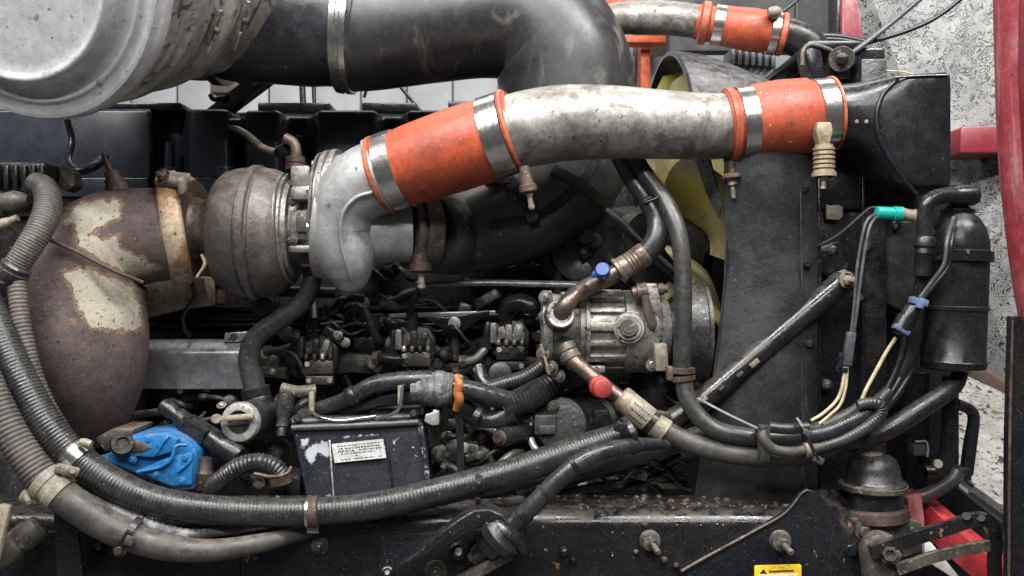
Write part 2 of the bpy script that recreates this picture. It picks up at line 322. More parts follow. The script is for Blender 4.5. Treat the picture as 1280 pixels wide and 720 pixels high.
    def slab(s, pts, th, bev=0., direction=None):
        """polygon of world points extruded along its normal"""
        bm = bmesh.new(); f = bm.faces.new([bm.verts.new(p) for p in pts]); f.normal_update(); nn = direction or f.normal.copy()
        r = bmesh.ops.extrude_face_region(bm, geom=[f])
        for g in r['geom']:
            if isinstance(g, bmesh.types.BMVert): g.co += nn * th
        bmesh.ops.recalc_face_normals(bm, faces=list(bm.faces))
        if bev: bmesh.ops.bevel(bm, geom=[e for e in bm.edges if e.calc_face_angle(0) > .6], offset=bev, segments=2, profile=.5, affect='EDGES', clamp_overlap=True)
        return s.bm(bm)
    def bar(s, p, q, w, h, bev=.001, hint=None):
        t = q - p; u, v = frame(t, hint); bm = bmesh.new(); bmesh.ops.create_cube(bm, size=1.0)
        for x in bm.verts: x.co = Vector((x.co.x * w, x.co.y * h, x.co.z * t.length))
        if bev: bmesh.ops.bevel(bm, geom=list(bm.edges), offset=min(bev, min(w, h) * .4), segments=2, profile=.5, affect='EDGES')
        M_ = Matrix((u, v, t.normalized())).transposed().to_4x4(); M_.translation = (p + q) / 2; bm.transform(M_); return s.bm(bm)
    def strap(s, pts, wpx, tpx, sub=6, hint=None):
        return s.tube([(x, y, d, 1) for x, y, d in pts], sub=sub, sect=[(wpx / 2, tpx / 2), (-wpx / 2, tpx / 2), (-wpx / 2, -tpx / 2), (wpx / 2, -tpx / 2)], hint=hint)
    def hexbolt(s, c, dr, r, washer=True, stud=0., h=None):
        dr = dr.normalized(); h = h or r * .75
        if washer: s.lathe(c, dr, [(0, r * 1.55), (r * .22, r * 1.55), (r * .26, r * 1.4)], 24)
        s.lathe(c + dr * r * .2, dr, [(0, r), (h * .85, r), (h, r * .85)], 6)
        if stud: s.lathe(c + dr * (r * .2 + h), dr, [(0, r * .55), (stud * .9, r * .55), (stud, r * .4)], 12)
        return s
    def mesh(s, name, sharp=40):
        me = bpy.data.meshes.new(name); me.from_pydata([tuple(v) for v in s.v], [], s.f); me.validate(); me.update()
        bm = bmesh.new(); bm.from_mesh(me); bmesh.ops.recalc_face_normals(bm, faces=list(bm.faces)); bm.to_mesh(me); bm.free()
        me.polygons.foreach_set('use_smooth', [True] * len(me.polygons)); me.set_sharp_from_angle(angle=math.radians(sharp)); return me
TOW = Vector((0, -1, 0))     # towards the viewer's side of the engine
THINGS = []
class T:
    """a thing: an Empty at its base that parents its parts"""
    def __init__(s, name, label, cat, group=None):
        s.root = bpy.data.objects.new(name, None); C.objects.link(s.root); s.root.empty_display_size = .02
        s.root['label'] = label; s.root['category'] = cat
        if group: s.root['group'] = group
        s.parts = []; THINGS.append(s)
    def add(s, name, mb, m, under=None, label=None, sharp=40, kind=None):
        me = mb.mesh(name, sharp); o = bpy.data.objects.new(name, me); C.objects.link(o); me.materials.append(MATS[m]); o.parent = under or s.root
        if label: o['label'] = label
        if kind: o['kind'] = kind
        s.parts.append(o); return o
def one(name, mb, m, label, cat, group=None, sharp=40):
    me = mb.mesh(name, sharp); o = bpy.data.objects.new(name, me); C.objects.link(o); me.materials.append(MATS[m]); o['label'] = label; o['category'] = cat
    if group: o['group'] = group
    SINGLE.append(o); return o
SINGLE = []
def struct(name, mb, m, parent=None):
    me = mb.mesh(name); o = bpy.data.objects.new(name, me); C.objects.link(o); me.materials.append(MATS[m])
    if parent: o.parent = parent
    else: o['kind'] = 'structure'
    return o
def settle():
    for t in THINGS:
        ps = [v.co for o in t.parts for v in o.data.vertices]
        lo = [min(p[i] for p in ps) for i in range(3)]; hi = [max(p[i] for p in ps) for i in range(3)]
        b = Vector(((lo[0] + hi[0]) / 2, (lo[1] + hi[1]) / 2, lo[2])); t.root.location = b
        for me in {o.data for o in t.parts}: me.transform(Matrix.Translation(-b))
    for o in SINGLE:
        ps = [v.co for v in o.data.vertices]
        b = Vector([(min(p[i] for p in ps) + max(p[i] for p in ps)) / 2 for i in range(2)] + [min(p[2] for p in ps)])
        o.location = b; o.data.transform(Matrix.Translation(-b))
def sdpoly(pt, poly):
    x, y = pt; ins = False; best = 1e9; n = len(poly)
    for i in range(n):
        x1, y1 = poly[i]; x2, y2 = poly[(i + 1) % n]
        if (y1 > y) != (y2 > y) and x < (x2 - x1) * (y - y1) / (y2 - y1) + x1: ins = not ins
        dx, dy = x2 - x1, y2 - y1; t = max(0, min(1, ((x - x1) * dx + (y - y1) * dy) / max(1e-9, dx * dx + dy * dy)))
        best = min(best, math.hypot(x - x1 - t * dx, y - y1 - t * dy))
    return best if ins else -best
def patches(o, polys, shrink=0):
    a = o.data.attributes.new('patch', 'FLOAT', 'POINT')
    a.data.foreach_set('value', [max(max(sdpoly(topx(v.co), p) for p in polys) - shrink, -40) for v in o.data.vertices])
def bolt(t, name, x, y, d, rpx, m='dirty_metal', dr=None, stud=0, washer=True, under=None):
    return t.add(name, MB().hexbolt(P(x, y, d), dr or TOW, R(rpx, d), washer, stud), m, under)

# ================================================================== SETTING
struct('floor', MB().box(Vector((0, 1.2, -.05)), (7, 6, .1)), 'concrete')
wl = struct('wall', MB().box(Vector((-.6, 2.35, 1.6)), (5.0, .08, 3.2)), 'white_wall')
for i in range(26):                     # ribbed sheet cladding
    struct('panel', MB().box(Vector((-3.0 + i * .19, 2.295, 1.75)), (.184, .03, 2.8), bev=.008), 'white_wall', wl)

# pallet rack far behind
t = T('storage_rack', 'orange beamed storage rack far behind the big black intake elbow', 'rack')
for (x0, y0, x1, y1) in ((700, 44, 858, 53), (700, -12, 858, 6)):
    t.add('beam', MB().bp(x0, y0, x1, y1, 1.75, 1.82, .004), 'orange_beam')
for x0 in (801, 862): t.add('upright', MB().bp(x0, -60, x0 + 12, 260, 1.84, 1.92, .003), 'orange_beam')
t.add('upright', MB().bp(690, -60, 700, 260, 1.84, 1.92, .003), 'orange_beam')
one('cardboard_carton', MB().bp(806, 8, 850, 42, 1.88, 2.2, .004), 'cardboard', 'tan cardboard carton on the orange rack far behind', 'carton')
one('dark_partition', MB().bp(836, -60, 1052, 64, 1.5, 1.56, .01).bp(995, -60, 999, 64, 1.488, 1.50, .001), 'grey_cloth', 'dark grey cloth partition behind the upper orange hose', 'partition')
t = T('red_post', 'dark red upright post behind the radiator head', 'post')
t.add('post', MB().bp(1052, -60, 1101, 110, .82, .9, .012), 'red_worn')
t.add('edge_strip', MB().bp(1046, -60, 1052, 110, .83, .89, .003), 'black_paint')

# raised hood at the right: mottled lining, red skin, recess
t = T('raised_hood', 'raised red truck hood with mottled silver lining along the right edge', 'hood')
lin = MB().slab([P(1060, -80, .60), P(1275, -80, .40), P(1290, 520, .36), P(1140, 436, .56)], .02)
t.add('lining', lin, 'liner_mottled')
t.add('recess', MB().prism([(1201, 161), (1206, 157), (1340, 155), (1340, 191), (1200, 191)], .335, .43, .004), 'red_paint')
t.add('lower_beam', MB().bar(P(1150, 432, .50), P(1300, 522, .30), .030, .06, .004), 'brown_beam')
skin = MB().tube([(1271, -60, -.20, 22), (1269, 60, -.20, 19), (1273, 200, -.2, 18), (1286, 330, -.2, 17), (1298, 420, -.2, 15)], n=20, oval=1.8)
t.add('skin', skin, 'red_worn')
sk2 = MB().tube([(1298, -60, -.24, 18), (1294, 100, -.24, 16), (1300, 250, -.24, 14), (1310, 400, -.24, 14)], n=16, oval=1.6)
t.add('skin_fold', sk2, 'red_paint')
t = T('hood_post', 'worn black upright post at the bottom right edge', 'post')
t.add('post', MB().prism([(1264, 395), (1310, 395), (1310, 780), (1259, 780), (1260, 560)], -.2, -.188, .002), 'black_paint_chipped')
t.add('edge', MB().tube([(1266, 400, -.202, 1.6), (1262, 560, -.202, 1.8), (1261, 740, -.202, 1.6)], n=8), 'rust_steel')
one('splash_panel', MB().slab([P(1140, 470, .40), P(1290, 470, .40), P(1300, 665, -.02), P(1150, 560, .12)], .012), 'flakes', 'pale splash panel littered with dark flakes at lower right', 'panel')
one('black_splash_guard', MB().slab([P(1110, 585, .16), P(1170, 590, .10), P(1300, 690, -.06), P(1300, 800, -.04), P(1110, 790, .10)], .012), 'black_plastic', 'matt black splash guard below the pale splash panel', 'guard')

# ================================================================== ENGINE
t = T('engine_block', 'grimy black engine block with ribbed side behind all the hoses', 'engine')
t.add('crankcase', MB().bp(-260, 396, 905, 760, .31, .75, .01), 'block_dark')
t.add('cover_joint', MB().bp(286, 140, 322, 260, .46, .62, .004), 'block_dark')
t.add('front_cover', MB().bp(700, 170, 838, 620, .55, .75, .01), 'block_dark')
t.add('cylinder_head', MB().bp(-260, 250, 760, 400, .36, .75, .01), 'block_dark')
for (x0, x1, y0, y1, d) in ((-260, 720, 384, 389, .262), (-260, 700, 392, 402, .25), (-260, 690, 404, 409, .235), (150, 690, 412, 436, .27)):
    t.add('side_rail', MB().bp(x0, y0, x1, y1, d, .5, .0025), 'black_paint')
for x in range(40, 720, 64):
    t.add('rib', MB().bp(x, 410, x + 16, 600, .285, .34, .004), 'block_dark')
for i in range(30):
    x = rnd.uniform(150, 890); y = rnd.uniform(470, 610); r = rnd.uniform(6, 20); d = rnd.uniform(.20, .28)
    t.add('boss', MB().lp((x, y, .32), (x, y, d), [(0, r * 1.25), (.8, r), (1, r * .8)], 18), rnd.choice(['block_dark', 'block_dark', 'block_mid']))
for (x, y) in ((262, 355), (284, 352), (455, 378), (612, 412), (470, 470), (600, 468), (300, 470)):
    bolt(t, 'bolt', x, y, .3, 4.5, 'dirty_metal')
t.add('exhaust_flange', MB().prism([(196, 338), (215, 350), (255, 345), (262, 382), (215, 388), (178, 398), (176, 360)], .20, .30, .006), 'rust_band')
t.add('oil_gallery', MB().tube([(300, 362, .24, 7), (420, 366, .24, 7)], n=12).tube([(250, 352, .26, 5), (300, 362, .24, 5)], n=12), 'block_dark')

# small fittings, brackets and pipes bolted all over the block
def clutter(t, x0, y0, x1, y1, d0, d1, count, seed):
    rc = random.Random(seed)
    for _ in range(count):
        x, y, d_ = rc.uniform(x0, x1), rc.uniform(y0, y1), rc.uniform(d0, d1); k = rc.random()
        m_ = rc.choice(['block_dark', 'block_mid', 'rubber', 'black_plastic', 'block_mid', 'dirty_metal', 'rubber_grey', 'alu_dirty' if d_ < .2 else 'dirty_metal'])
        if k < .34:
            L_ = rc.uniform(25, 70); a_ = rc.uniform(-.6, .9); r_ = rc.uniform(3, 6.5); dx, dy = L_ * math.cos(a_), L_ * math.sin(a_)
            o = t.add('pipe', MB().tube([(x, y, d_, r_), (x + dx * .35, y + dy * .1, d_ - .01, r_), (x + dx * .7, y + dy * .8, d_ - .005, r_), (x + dx, y + dy, d_ + .03, r_)], n=12, sub=5), m_)
            t.add('nut', MB().lp((x, y, d_), (x + dx * .16, y + dy * .05, d_ - .004), [(0, r_ * 1.2), (.1, r_ * 1.5), (.9, r_ * 1.5), (1, r_ * 1.2)], 6), rc.choice(['dirty_metal', 'block_mid', 'rust_steel']), o)
        elif k < .62:
            w, h_ = rc.uniform(12, 34), rc.uniform(8, 22)
            o = t.add('bracket', MB().box(P(x, y, d_), (R(w, d_), .02, R(h_, d_)), (rc.uniform(-.2, .2), rc.uniform(-.6, .6), rc.uniform(-.4, .4)), .003), m_)
            t.add('bolt', MB().hexbolt(P(x + rc.uniform(-w, w) * .25, y, d_ - .012), TOW, R(rc.uniform(2.4, 4), d_), True), rc.choice(['zinc', 'dirty_metal', 'dirty_metal']), o)
        elif k < .86:
            r_ = rc.uniform(6, 15); a_ = rc.uniform(-1, 1)
            t.add('fitting', MB().lp((x, y, d_ + .05), (x + 8 * a_, y + rc.uniform(-6, 6), d_ - .01), [(0, r_ * 1.2), (.5, r_ * 1.1), (.55, r_ * .85), (.8, r_ * .85), (.84, r_), (.98, r_), (1, r_ * .7)], 20), m_)
        else:
            L_ = rc.uniform(40, 90)
            t.add('wire', MB().tube([(x, y, d_, 2), (x + L_ * .3, y + rc.uniform(-14, 14), d_ - .02, 2), (x + L_ * .7, y + rc.uniform(-14, 14), d_ - .02, 2), (x + L_, y + rc.uniform(-8, 8), d_ + .02, 2)], n=8, sub=6), rc.choice(['rubber', 'rubber', 'grey_wire']))
clutter(t, 560, 470, 850, 600, .08, .22, 70, 3)
clutter(t, 165, 492, 370, 600, .10, .24, 26, 4)
clutter(t, 330, 372, 690, 470, .17, .24, 60, 5)
clutter(t, 680, 290, 800, 360, .20, .30, 12, 6)
clutter(t, 640, 575, 900, 612, .02, .14, 30, 7)
clutter(t, 540, 500, 620, 620, .04, .14, 20, 12)
clutter(t, 430, 320, 720, 352, .28, .33, 14, 9)

def rocker(name, label, outline, zt, zb, d_back, bolts, pad=None):
    """outline: horizontal footprint [(px x at depth d, d)], extruded up, rounded at the top"""
    t = T(name, label, 'engine cover')
    def ext(sc, z0, z1, bev):
        bm = bmesh.new(); vs = [bm.verts.new((P(x, 0, d).x, d - sc, z0)) for x, d in outline]
        f = bm.faces.new(vs); r = bmesh.ops.extrude_face_region(bm, geom=[f])
        top = [g for g in r['geom'] if isinstance(g, bmesh.types.BMVert)]
        for g in top: g.co.z = z1
        bmesh.ops.recalc_face_normals(bm, faces=list(bm.faces))
        if bev:
            ed = [e for e in bm.edges if all(abs(v.co.z - z1) < 1e-6 for v in e.verts)]
            ed += [e for e in bm.edges if abs(e.verts[0].co.z - e.verts[1].co.z) > 1e-3]
            bmesh.ops.bevel(bm, geom=ed, offset=bev, segments=4, profile=.5, affect='EDGES', clamp_overlap=True)
        return MB().bm(bm)
    z1 = P(0, zt, .36).z; z0 = P(0, zb, .36).z
    t.add('cover', ext(0, z0, z1, .012), 'cover_plastic', sharp=30)
    t.add('flange', ext(.010, z0 - .038, z0 - .002, .003), 'cover_plastic', sharp=30)
    t.add('base', ext(.003, z0 - .075, z0 - .041, 0), 'black_plastic')
    for (x, d) in bolts:
        c = P(x, 0, d); c.z = z0 - .002
        o = t.add('bolt_boss', MB().lathe(c, Vector((0, 0, 1)), [(0, .021), (.018, .020), (.021, .016), (.024, .010), (.07, .0085), (.072, .004)], 20), 'cover_plastic')
    if pad: t.add('top_pad', pad, 'black_plastic')
    return t
rocker('rocker_cover', 'glossy black rocker cover under the silver air filter canister',
       [(-260, .35), (188, .35), (193, .37), (196, .405), (228, .405), (232, .37), (237, .35), (268, .35), (282, .352), (290, .365), (294, .40), (296, .60), (-260, .60)], 137, 222, .6, [(212, .372), (282, .352)])
rocker('rocker_cover', 'black rocker cover with two bolt pockets behind the big orange hose',
       [(306, .352), (350, .35), (354, .37), (358, .405), (388, .405), (393, .37), (398, .35), (470, .35), (474, .37), (478, .405), (502, .405), (506, .37), (510, .35), (740, .35), (740, .60), (304, .60)], 138, 214, .6, [(374, .372), (491, .372)],
       MB().bp(322, 128, 412, 140, .47, .55, .003).bp(452, 128, 520, 140, .47, .55, .003).bp(560, 126, 640, 140, .47, .55, .003))

# crossing bits behind, seen through the slit over the covers
one('slanting_brace', MB().bar(P(262, 150, .44), P(338, 92, .36), .022, .036, .004), 'black_paint', 'black slanting brace in the gap below the canister', 'brace')
one('red_strap', MB().bp(262, 92, 312, 116, .62, .66, .004), 'brown_beam', 'rust red block showing under the canister', 'block')
t = T('canister_cradle', 'black cradle bracket holding the canister above the rocker cover', 'bracket')
t.add('cradle', MB().bp(118, 128, 226, 138, .36, .46, .003), 'black_paint')
t.add('hook', MB().tube([(263, 118, .40, 3.5), (268, 124, .40, 3.5), (282, 122, .40, 3)], n=10), 'black_paint')
for i, (x, w) in enumerate(((377, 8), (391, 5))):
    one('breather_hose', MB().tube([(x, 60, .62, w / 2), (x + 1, 110, .62, w / 2), (x + 3, 150, .62, w / 2)], n=12), 'rubber', ('thicker' if i == 0 else 'thinner') + ' black upright hose in the slit above the rocker covers', 'hose', 'upright hoses in the slit')
one('stay_rod', MB().tube([(500, 108, .5, 2.2), (535, 150, .5, 2.2)], n=10), 'black_paint', 'thin black stay rod above the long rocker cover', 'rod')
one('stay_rod', MB().tube([(455, 122, .5, 2), (462, 100, .5, 2)], n=10), 'black_paint', 'short black stay rod left of the thin one in the slit', 'rod')

# ================================================================== AIR FILTER CANISTER
t = T('air_filter_canister', 'large dented silver air filter canister at the top left', 'air filter')
A = P(2, -62, -.20); Bx = P(232, -62, .15); ax = (Bx - A); La = ax.length; ax.normalize()
r0 = .208
cap = [(-0.0051, 0), (-0.0051, 0.14), (-0.0055, 0.15), (-0.0073, 0.1535), (-0.0098, 0.157), (-0.0105, 0.1595), (-0.0098, 0.162), (-0.0073, 0.1645), (-0.0006, 0.168), (0.0084, 0.1715), (0.0134, 0.175), (0.0147, 0.179), (0.0147, 0.186), (0.0129, 0.1885), (0.0113, 0.19), (0.0109, 0.1915), (0.0113, 0.193), (0.0134, 0.195), (0.0147, 0.197), (0.0147, 0.205), (0.0134, 0.2075), (0.0127, 0.2105), (0.0134, 0.2145), (0.021, 0.218), (0.032, 0.2195), (0.044, 0.2185), (0.05, 0.214), (0.052, r0)]
t.add('end_cap', MB().lathe(A, ax, cap, 120), 'galvanised', sharp=34)
body = [(.050, r0 - .002), (.085, r0 - .003), (.088, r0 - .007), (.094, r0 - .007), (.097, r0 - .002), (.110, r0 - .002), (.114, r0 + .004), (.135, r0 + .005), (.140, r0 - .001), (.20, r0 - .003), (.205, r0 + .001), (.225, r0 + .001), (.230, r0 - .004), (La * .84, r0 - .008), (La * .87, r0 - .004), (La * .96, r0 - .006), (La * .985, r0 + .002), (La, r0 + .001), (La, .10)]
t.add('shell', MB().lathe(A, ax, body, 96), 'shell_metal', sharp=50)
def on_can(px, py, f, off=.004):
    """point on the shell at axial fraction f in the direction of a photo pixel"""
    c = A + ax * (La * f); q = P(px, py, c.y); dv = q - c; dv -= ax * dv.dot(ax); return c + dv.normalized() * (r0 + off), dv.normalized()
for (x, y, f) in ((262, -2, .60), (246, 20, .42)):
    p, nrm = on_can(x, y, f); tg = ax.cross(nrm).normalized(); tg = tg if tg.z < 0 else -tg
    lt = t.add('latch', MB().bar(p - tg * .03, p + tg * .022, .010, .006, .001, nrm).bar(p + tg * .018 + nrm * .004, p + tg * .05 + nrm * .004, .005, .004, .001, nrm), 'zinc')
    t.add('latch_pin', MB().lathe(p + nrm * .002, nrm, [(0, .005), (.006, .005), (.008, .003)], 12), 'dirty_metal', lt)
p, nrm = on_can(331, 22, .97); tg = ax.cross(nrm).normalized(); tg = tg if tg.z < 0 else -tg
tb = t.add('t_bolt', MB().bar(p - tg * .05 + nrm * .006, p + tg * .05 + nrm * .006, .007, .007, .001, nrm), 'dirty_metal')
t.add('nut', MB().hexbolt(p + tg * .03 + nrm * .006, tg, .007, False).hexbolt(p - tg * .02 + nrm * .006, tg, .007, False), 'dirty_metal', tb)
t.add('clamp_ring', MB().lathe(A + ax * (La * .965), ax, [(0, r0 - .002), (.004, r0 + .005), (.014, r0 + .005), (.018, r0 - .002)], 96), 'dirty_metal')

t = T('canister_outlet', 'black painted metal outlet drum with chipped paint beside the silver canister', 'pipe')
t.add('drum', MB().lp((262, 12, .20), (452, 34, .20), [(0, 84), (.2, 84), (.22, 86), (.30, 86), (.32, 83), (.7, 80), (.80, 77), (1, 75)], 64), 'drum_paint')
t.add('flange', MB().lp((268, 13, .2), (284, 14, .2), [(0, 84), (.1, 92), (.9, 92), (1, 84)], 64), 'black_paint_chipped')

# ================================================================== INTAKE DUCT
t = T('intake_duct', 'big matt black rubber intake elbow sweeping down behind the silver charge pipe', 'duct')
t.add('upper_elbow', MB().tube([(436, 40, .2, 73), (470, 39, .2, 72), (540, 32, .2, 70), (605, 24, .2, 72), (650, 26, .2, 77), (685, 48, .2, 82), (704, 84, .2, 84), (711, 120, .2, 84), (714, 160, .2, 84)], n=56, sub=10), 'duct_rubber', sharp=60)
low = t.add('lower_elbow', MB().tube([(714, 140, .2, 84), (712, 176, .2, 84), (692, 216, .2, 82), (650, 252, .2, 74), (604, 276, .2, 64), (566, 288, .2, 55), (548, 291, .2, 52)], n=56, sub=10), 'duct_dusty', sharp=60)
d = .2
# moulded raised straps on the lower elbow
def on_duct(pts, wpx, tpx=5):
    """strap laid on the visible skin of the lower elbow"""
    cl = MB().path([(714, 140, .2, 84), (712, 176, .2, 84), (692, 216, .2, 82), (650, 252, .2, 74), (604, 276, .2, 64), (566, 288, .2, 55), (548, 291, .2, 52)], 10)
    out = []
    for (x, y) in pts:
        best = None
        for i in range(60):
            dd = .26 - i * .004; q = P(x, y, dd)
            j = min(range(len(cl)), key=lambda k: (cl[k][0] - q).length); 
            if (cl[j][0] - q).length >= cl[j][1] - .001: best = (x, y, dd); break
        out.append(best or (x, y, .1))
    return out
for (nm, pts, w) in (('raised_strap', [(612, 282), (650, 277), (682, 266), (710, 245), (732, 222), (746, 196)], 15), ('raised_strap', [(635, 222), (655, 250), (668, 280), (676, 318)], 19), ('raised_strap', [(690, 212), (720, 228), (748, 248), (764, 256)], 18), ('raised_strap', [(560, 262), (575, 238), (610, 228), (640, 226)], 8)):
    t.add(nm, MB().strap(on_duct(pts, w), w * .75, 8, hint=Vector((0, 1, 0))), 'rubber', low)
t.add('cuff', MB().lp((572, 288, .195), (534, 291, .125), [(0, 54), (.3, 55), (.45, 52), (.55, 54), (.9, 51), (1, 47)], 48), 'duct_dusty')
cb = t.add('band_clamp', MB().lp((427, 36, .2), (447, 38, .2), [(0, 77), (.02, 79), (.35, 79.5), (.42, 78), (.58, 78), (.65, 79.5), (.98, 79), (1, 77)], 64), 'stainless')
c0 = P(425, 40, .2); c0 = Vector((c0.x + .012, .2 - R(79, .2) * .8, c0.z + R(10, .2)))
t.add('clamp_screw', MB().box(c0, (.018, .012, .040), (0.3, .06, 0), .002).lathe(c0 + Vector((0, -.006, .016)), Vector((.1, -.2, 1)), [(0, .005), (.022, .005), (.024, .003)], 10), 'zinc', cb)

# ================================================================== TURBOCHARGER
AX = .10
t = T('exhaust_elbow', 'purple brown rusty exhaust elbow with flaking cream patches at the left', 'pipe')
el = MB().tube([(216, 293, .08, 57), (180, 295, .07, 60), (140, 304, .06, 65), (112, 332, .05, 72), (103, 376, .05, 75), (107, 424, .05, 74), (112, 468, .06, 66), (115, 505, .08, 52), (116, 530, .10, 36), (117, 545, .11, 20), (117, 551, .12, 6)], n=72, sub=12)
e = t.add('elbow', el, 'rust_pipe', sharp=80)
patches(e, [[(67, 284), (101, 250), (141, 247), (156, 253), (150, 274), (128, 284), (112, 294), (132, 297), (148, 290), (153, 307), (175, 320), (206, 336), (168, 350), (134, 332), (94, 306), (91, 280)],
            [(72, 340), (111, 333), (168, 357), (177, 381), (180, 416), (150, 414), (121, 413), (104, 403), (91, 371), (84, 354)], [(85, 400), (100, 398), (97, 408)]])
t.add('seam', MB().tube([(56, 297, -.050, 2.6), (95, 314, -.044, 2.6), (140, 337, -.034, 2.6), (178, 353, -.006, 2.6)], n=10), 'rust_dark')
se = t.add('sensor_bung', MB().lp((148, 240, .05), (139, 214, .05), [(0, 13), (.35, 13), (.38, 11), (.6, 12), (.62, 9), (.95, 9), (1, 6)], 18), 'rust_dark')
t.add('sensor_probe', MB().lp((139, 216, .05), (128, 191, .05), [(0, 4), (.5, 4), (.52, 3), (.95, 3), (1, 1.5)], 12), 'rust_steel', se)

t = T('exhaust_clamp', 'rusty cream V-band clamp between exhaust elbow and turbine', 'clamp')
cbn = t.add('band', MB().lp((205, 287, .09), (233, 284, .10), [(0, 62), (.03, 68), (.15, 71), (.5, 72), (.85, 71), (.97, 68), (1, 62)], 64), 'rust_band')
for (x0_, x1_, r_, m_) in ((231, 239, 64, 'rust_band'), (241, 247, 58, 'rust_steel')): t.add('flange_ring', MB().lp((x0_, 284, .10), (x1_, 284, .10), [(0, r_ - 6), (.1, r_), (.9, r_), (1, r_ - 6)], 60), m_, cbn)
t.add('strap_end', MB().box(P(216, 224, .035), (.044, .036, .011), (.55, .1, 0), .003).box(P(228, 231, .016), (.007, .022, .024), (.5, .1, 0), .002), 'tan_plastic', cbn)
t.add('clamp_bolt', MB().hexbolt(P(205, 221, .006), Vector((-.6, -1, .35)), .008, True, .006), 'dirty_metal', cbn)

t = T('turbocharger', 'turbocharger with brown cast turbine shell and bare aluminium compressor scroll', 'turbocharger')
t.add('outlet_neck', MB().lp((230, 286, AX), (282, 288, AX), [(0, 56), (.18, 56), (.22, 47), (.30, 40), (.45, 37), (.8, 42), (1, 54)], 56), 'rust_steel')
tur = t.add('turbine_housing', MB().lp((274, 290, AX), (370, 292, AX), [(0, 46), (.01, 60), (.05, 68), (.14, 75.5), (.28, 79.5), (.42, 81), (.435, 79), (.455, 79), (.475, 84), (.555, 84), (.575, 79.5), (.595, 79.5), (.61, 81), (.74, 79.5), (.85, 74.5), (.93, 66), (.98, 57), (1, 46)], 72), 'cast_iron', sharp=28)
t.add('turbine_flange', MB().lp((357, 286, AX), (371, 286, AX), [(0, 58), (0.02, 70), (.2, 70), (.22, 66), (.4, 66), (.42, 69), (.62, 69), (.64, 62), (1, 60)], 60), 'alu_dirty')
ch = t.add('centre_housing', MB().lp((352, 284, AX), (400, 284, AX), [(0, 52), (.3, 46), (.5, 44), (.8, 46), (1, 54)], 40).bp(362, 232, 392, 250, .02, .16, .005).bp(362, 262, 392, 300, .036, .1, .005).bp(360, 306, 396, 316, .03, .16, .004), 'alu_dirty')
t.add('housing_plate', MB().prism([(370, 268), (374, 264), (382, 264), (384, 269), (391, 269), (391, 290), (370, 290)], .030, .04, .002), 'dirty_metal', ch)
t.add('inlet_pedestal', MB().bp(362, 206, 388, 234, .05, .13, .006), 'alu_dirty', ch)
bolt(t, 'housing_bolt', 352, 236, .06, 5, 'zinc', Vector((0, 0, 1)), 0, True, ch)
for y in (252, 300): bolt(t, 'housing_bolt', 366, y, .03, 4, 'dirty_metal', under=ch)
oi = t.add('oil_inlet', MB().lp((369, 212, .08), (369, 196, .08), [(0, 12), (.45, 12), (.5, 10), (.55, 12), (1, 12)], 20).tube([(369, 198, .08, 7), (370, 188, .08, 6.5), (366, 178, .08, 6.5), (356, 172, .08, 6.5)], n=14), 'rust_steel')
t.add('drain_block', MB().bp(374, 314, 398, 334, .06, .14, .004), 'rust_steel')
bk = t.add('compressor_backplate', MB().lp((402, 266, AX), (426, 266, AX), [(0, 60), (.01, 74), (.14, 75), (.18, 71), (.26, 71), (.30, 77), (.55, 78), (.6, 74), (.7, 74), (.75, 79), (1, 79)], 72), 'alu_dirty')
for k in range(9):
    a_ = math.radians(100 + k * 40); 
    q = P(402, 266, AX) + Vector((0, -math.cos(a_) * .083, math.sin(a_) * .083))
    t.add('plate_bolt', MB().hexbolt(q, Vector((-1, 0, 0)), .006, True), 'zinc', bk)
sc_ = t.add('compressor_scroll', MB().tube([(500, 210, .03, 46), (478, 219, .03, 46), (452, 232, .035, 45), (430, 256, .04, 42), (424, 288, .045, 40), (432, 318, .05, 36), (437, 342, .06, 28), (439, 357, .065, 18), (440, 366, .07, 6)], n=56, sub=12), 'alu_cast', sharp=80)
t.add('scroll_disc', MB().lp((408, 270, AX), (446, 276, AX), [(0, 78), (.4, 78), (.7, 70), (1, 50)], 72), 'alu_cast', sc_)
t.add('casting_ridge', MB().tube([(466, 240, -.021, 2.4), (444, 248, -.017, 2.6), (428, 268, -.013, 2.6), (426, 300, -.006, 2.4), (434, 335, .01, 2.2), (441, 360, .045, 1.8)], n=10), 'alu_cast', sc_)
t.add('scroll_lip', MB().lp((470, 222, .03), (476, 219.6, .03), [(0, 46), (.1, 49), (.9, 49), (1, 46)], 56), 'alu_cast', sc_)
t.add('inlet_pipe', MB().lp((446, 290, .085), (514, 290, .10), [(0, 41), (.55, 39), (.6, 38), (1, 38)], 48), 'alu_cast', sharp=60)

t = T('inlet_clamp', 'grey band clamp with rusty spring bolt below the first orange hose', 'clamp')
bd = t.add('band', MB().lp((508, 290, .105), (540, 291, .125), [(0, 42), (.02, 46), (.22, 46.5), (.25, 42), (.36, 42), (.40, 47), (.97, 47), (1, 44)], 56), 'dirty_metal')
def spring_bolt(t, under, top, bot, d, m1='rust_dark', m2='rust_steel', tip='tan_plastic', w=1.):
    x0, y0 = top; x1, y1 = bot
    t.add('bolt_bridge', MB().lp((x0, y0, d), (x0 + (x1 - x0) * .45, y0 + (y1 - y0) * .45, d), [(0, 8 * w), (.5, 9 * w), (1, 11 * w)], 16), m1, under)
    t.add('spring_cup', MB().lp((x0 + (x1 - x0) * .42, y0 + (y1 - y0) * .42, d), (x0 + (x1 - x0) * .62, y0 + (y1 - y0) * .62, d), [(0, 12 * w), (.15, 14 * w), (.8, 14 * w), (1, 10 * w)], 22), m1, under)
    t.add('stud', MB().lp((x0 + (x1 - x0) * .6, y0 + (y1 - y0) * .6, d), (x1, y1, d), [(0, 6 * w), (.2, 6 * w), (.22, 4 * w), (.7, 4 * w), (.72, 5 * w), (.9, 5 * w), (1, 3 * w)], 14), tip, under)
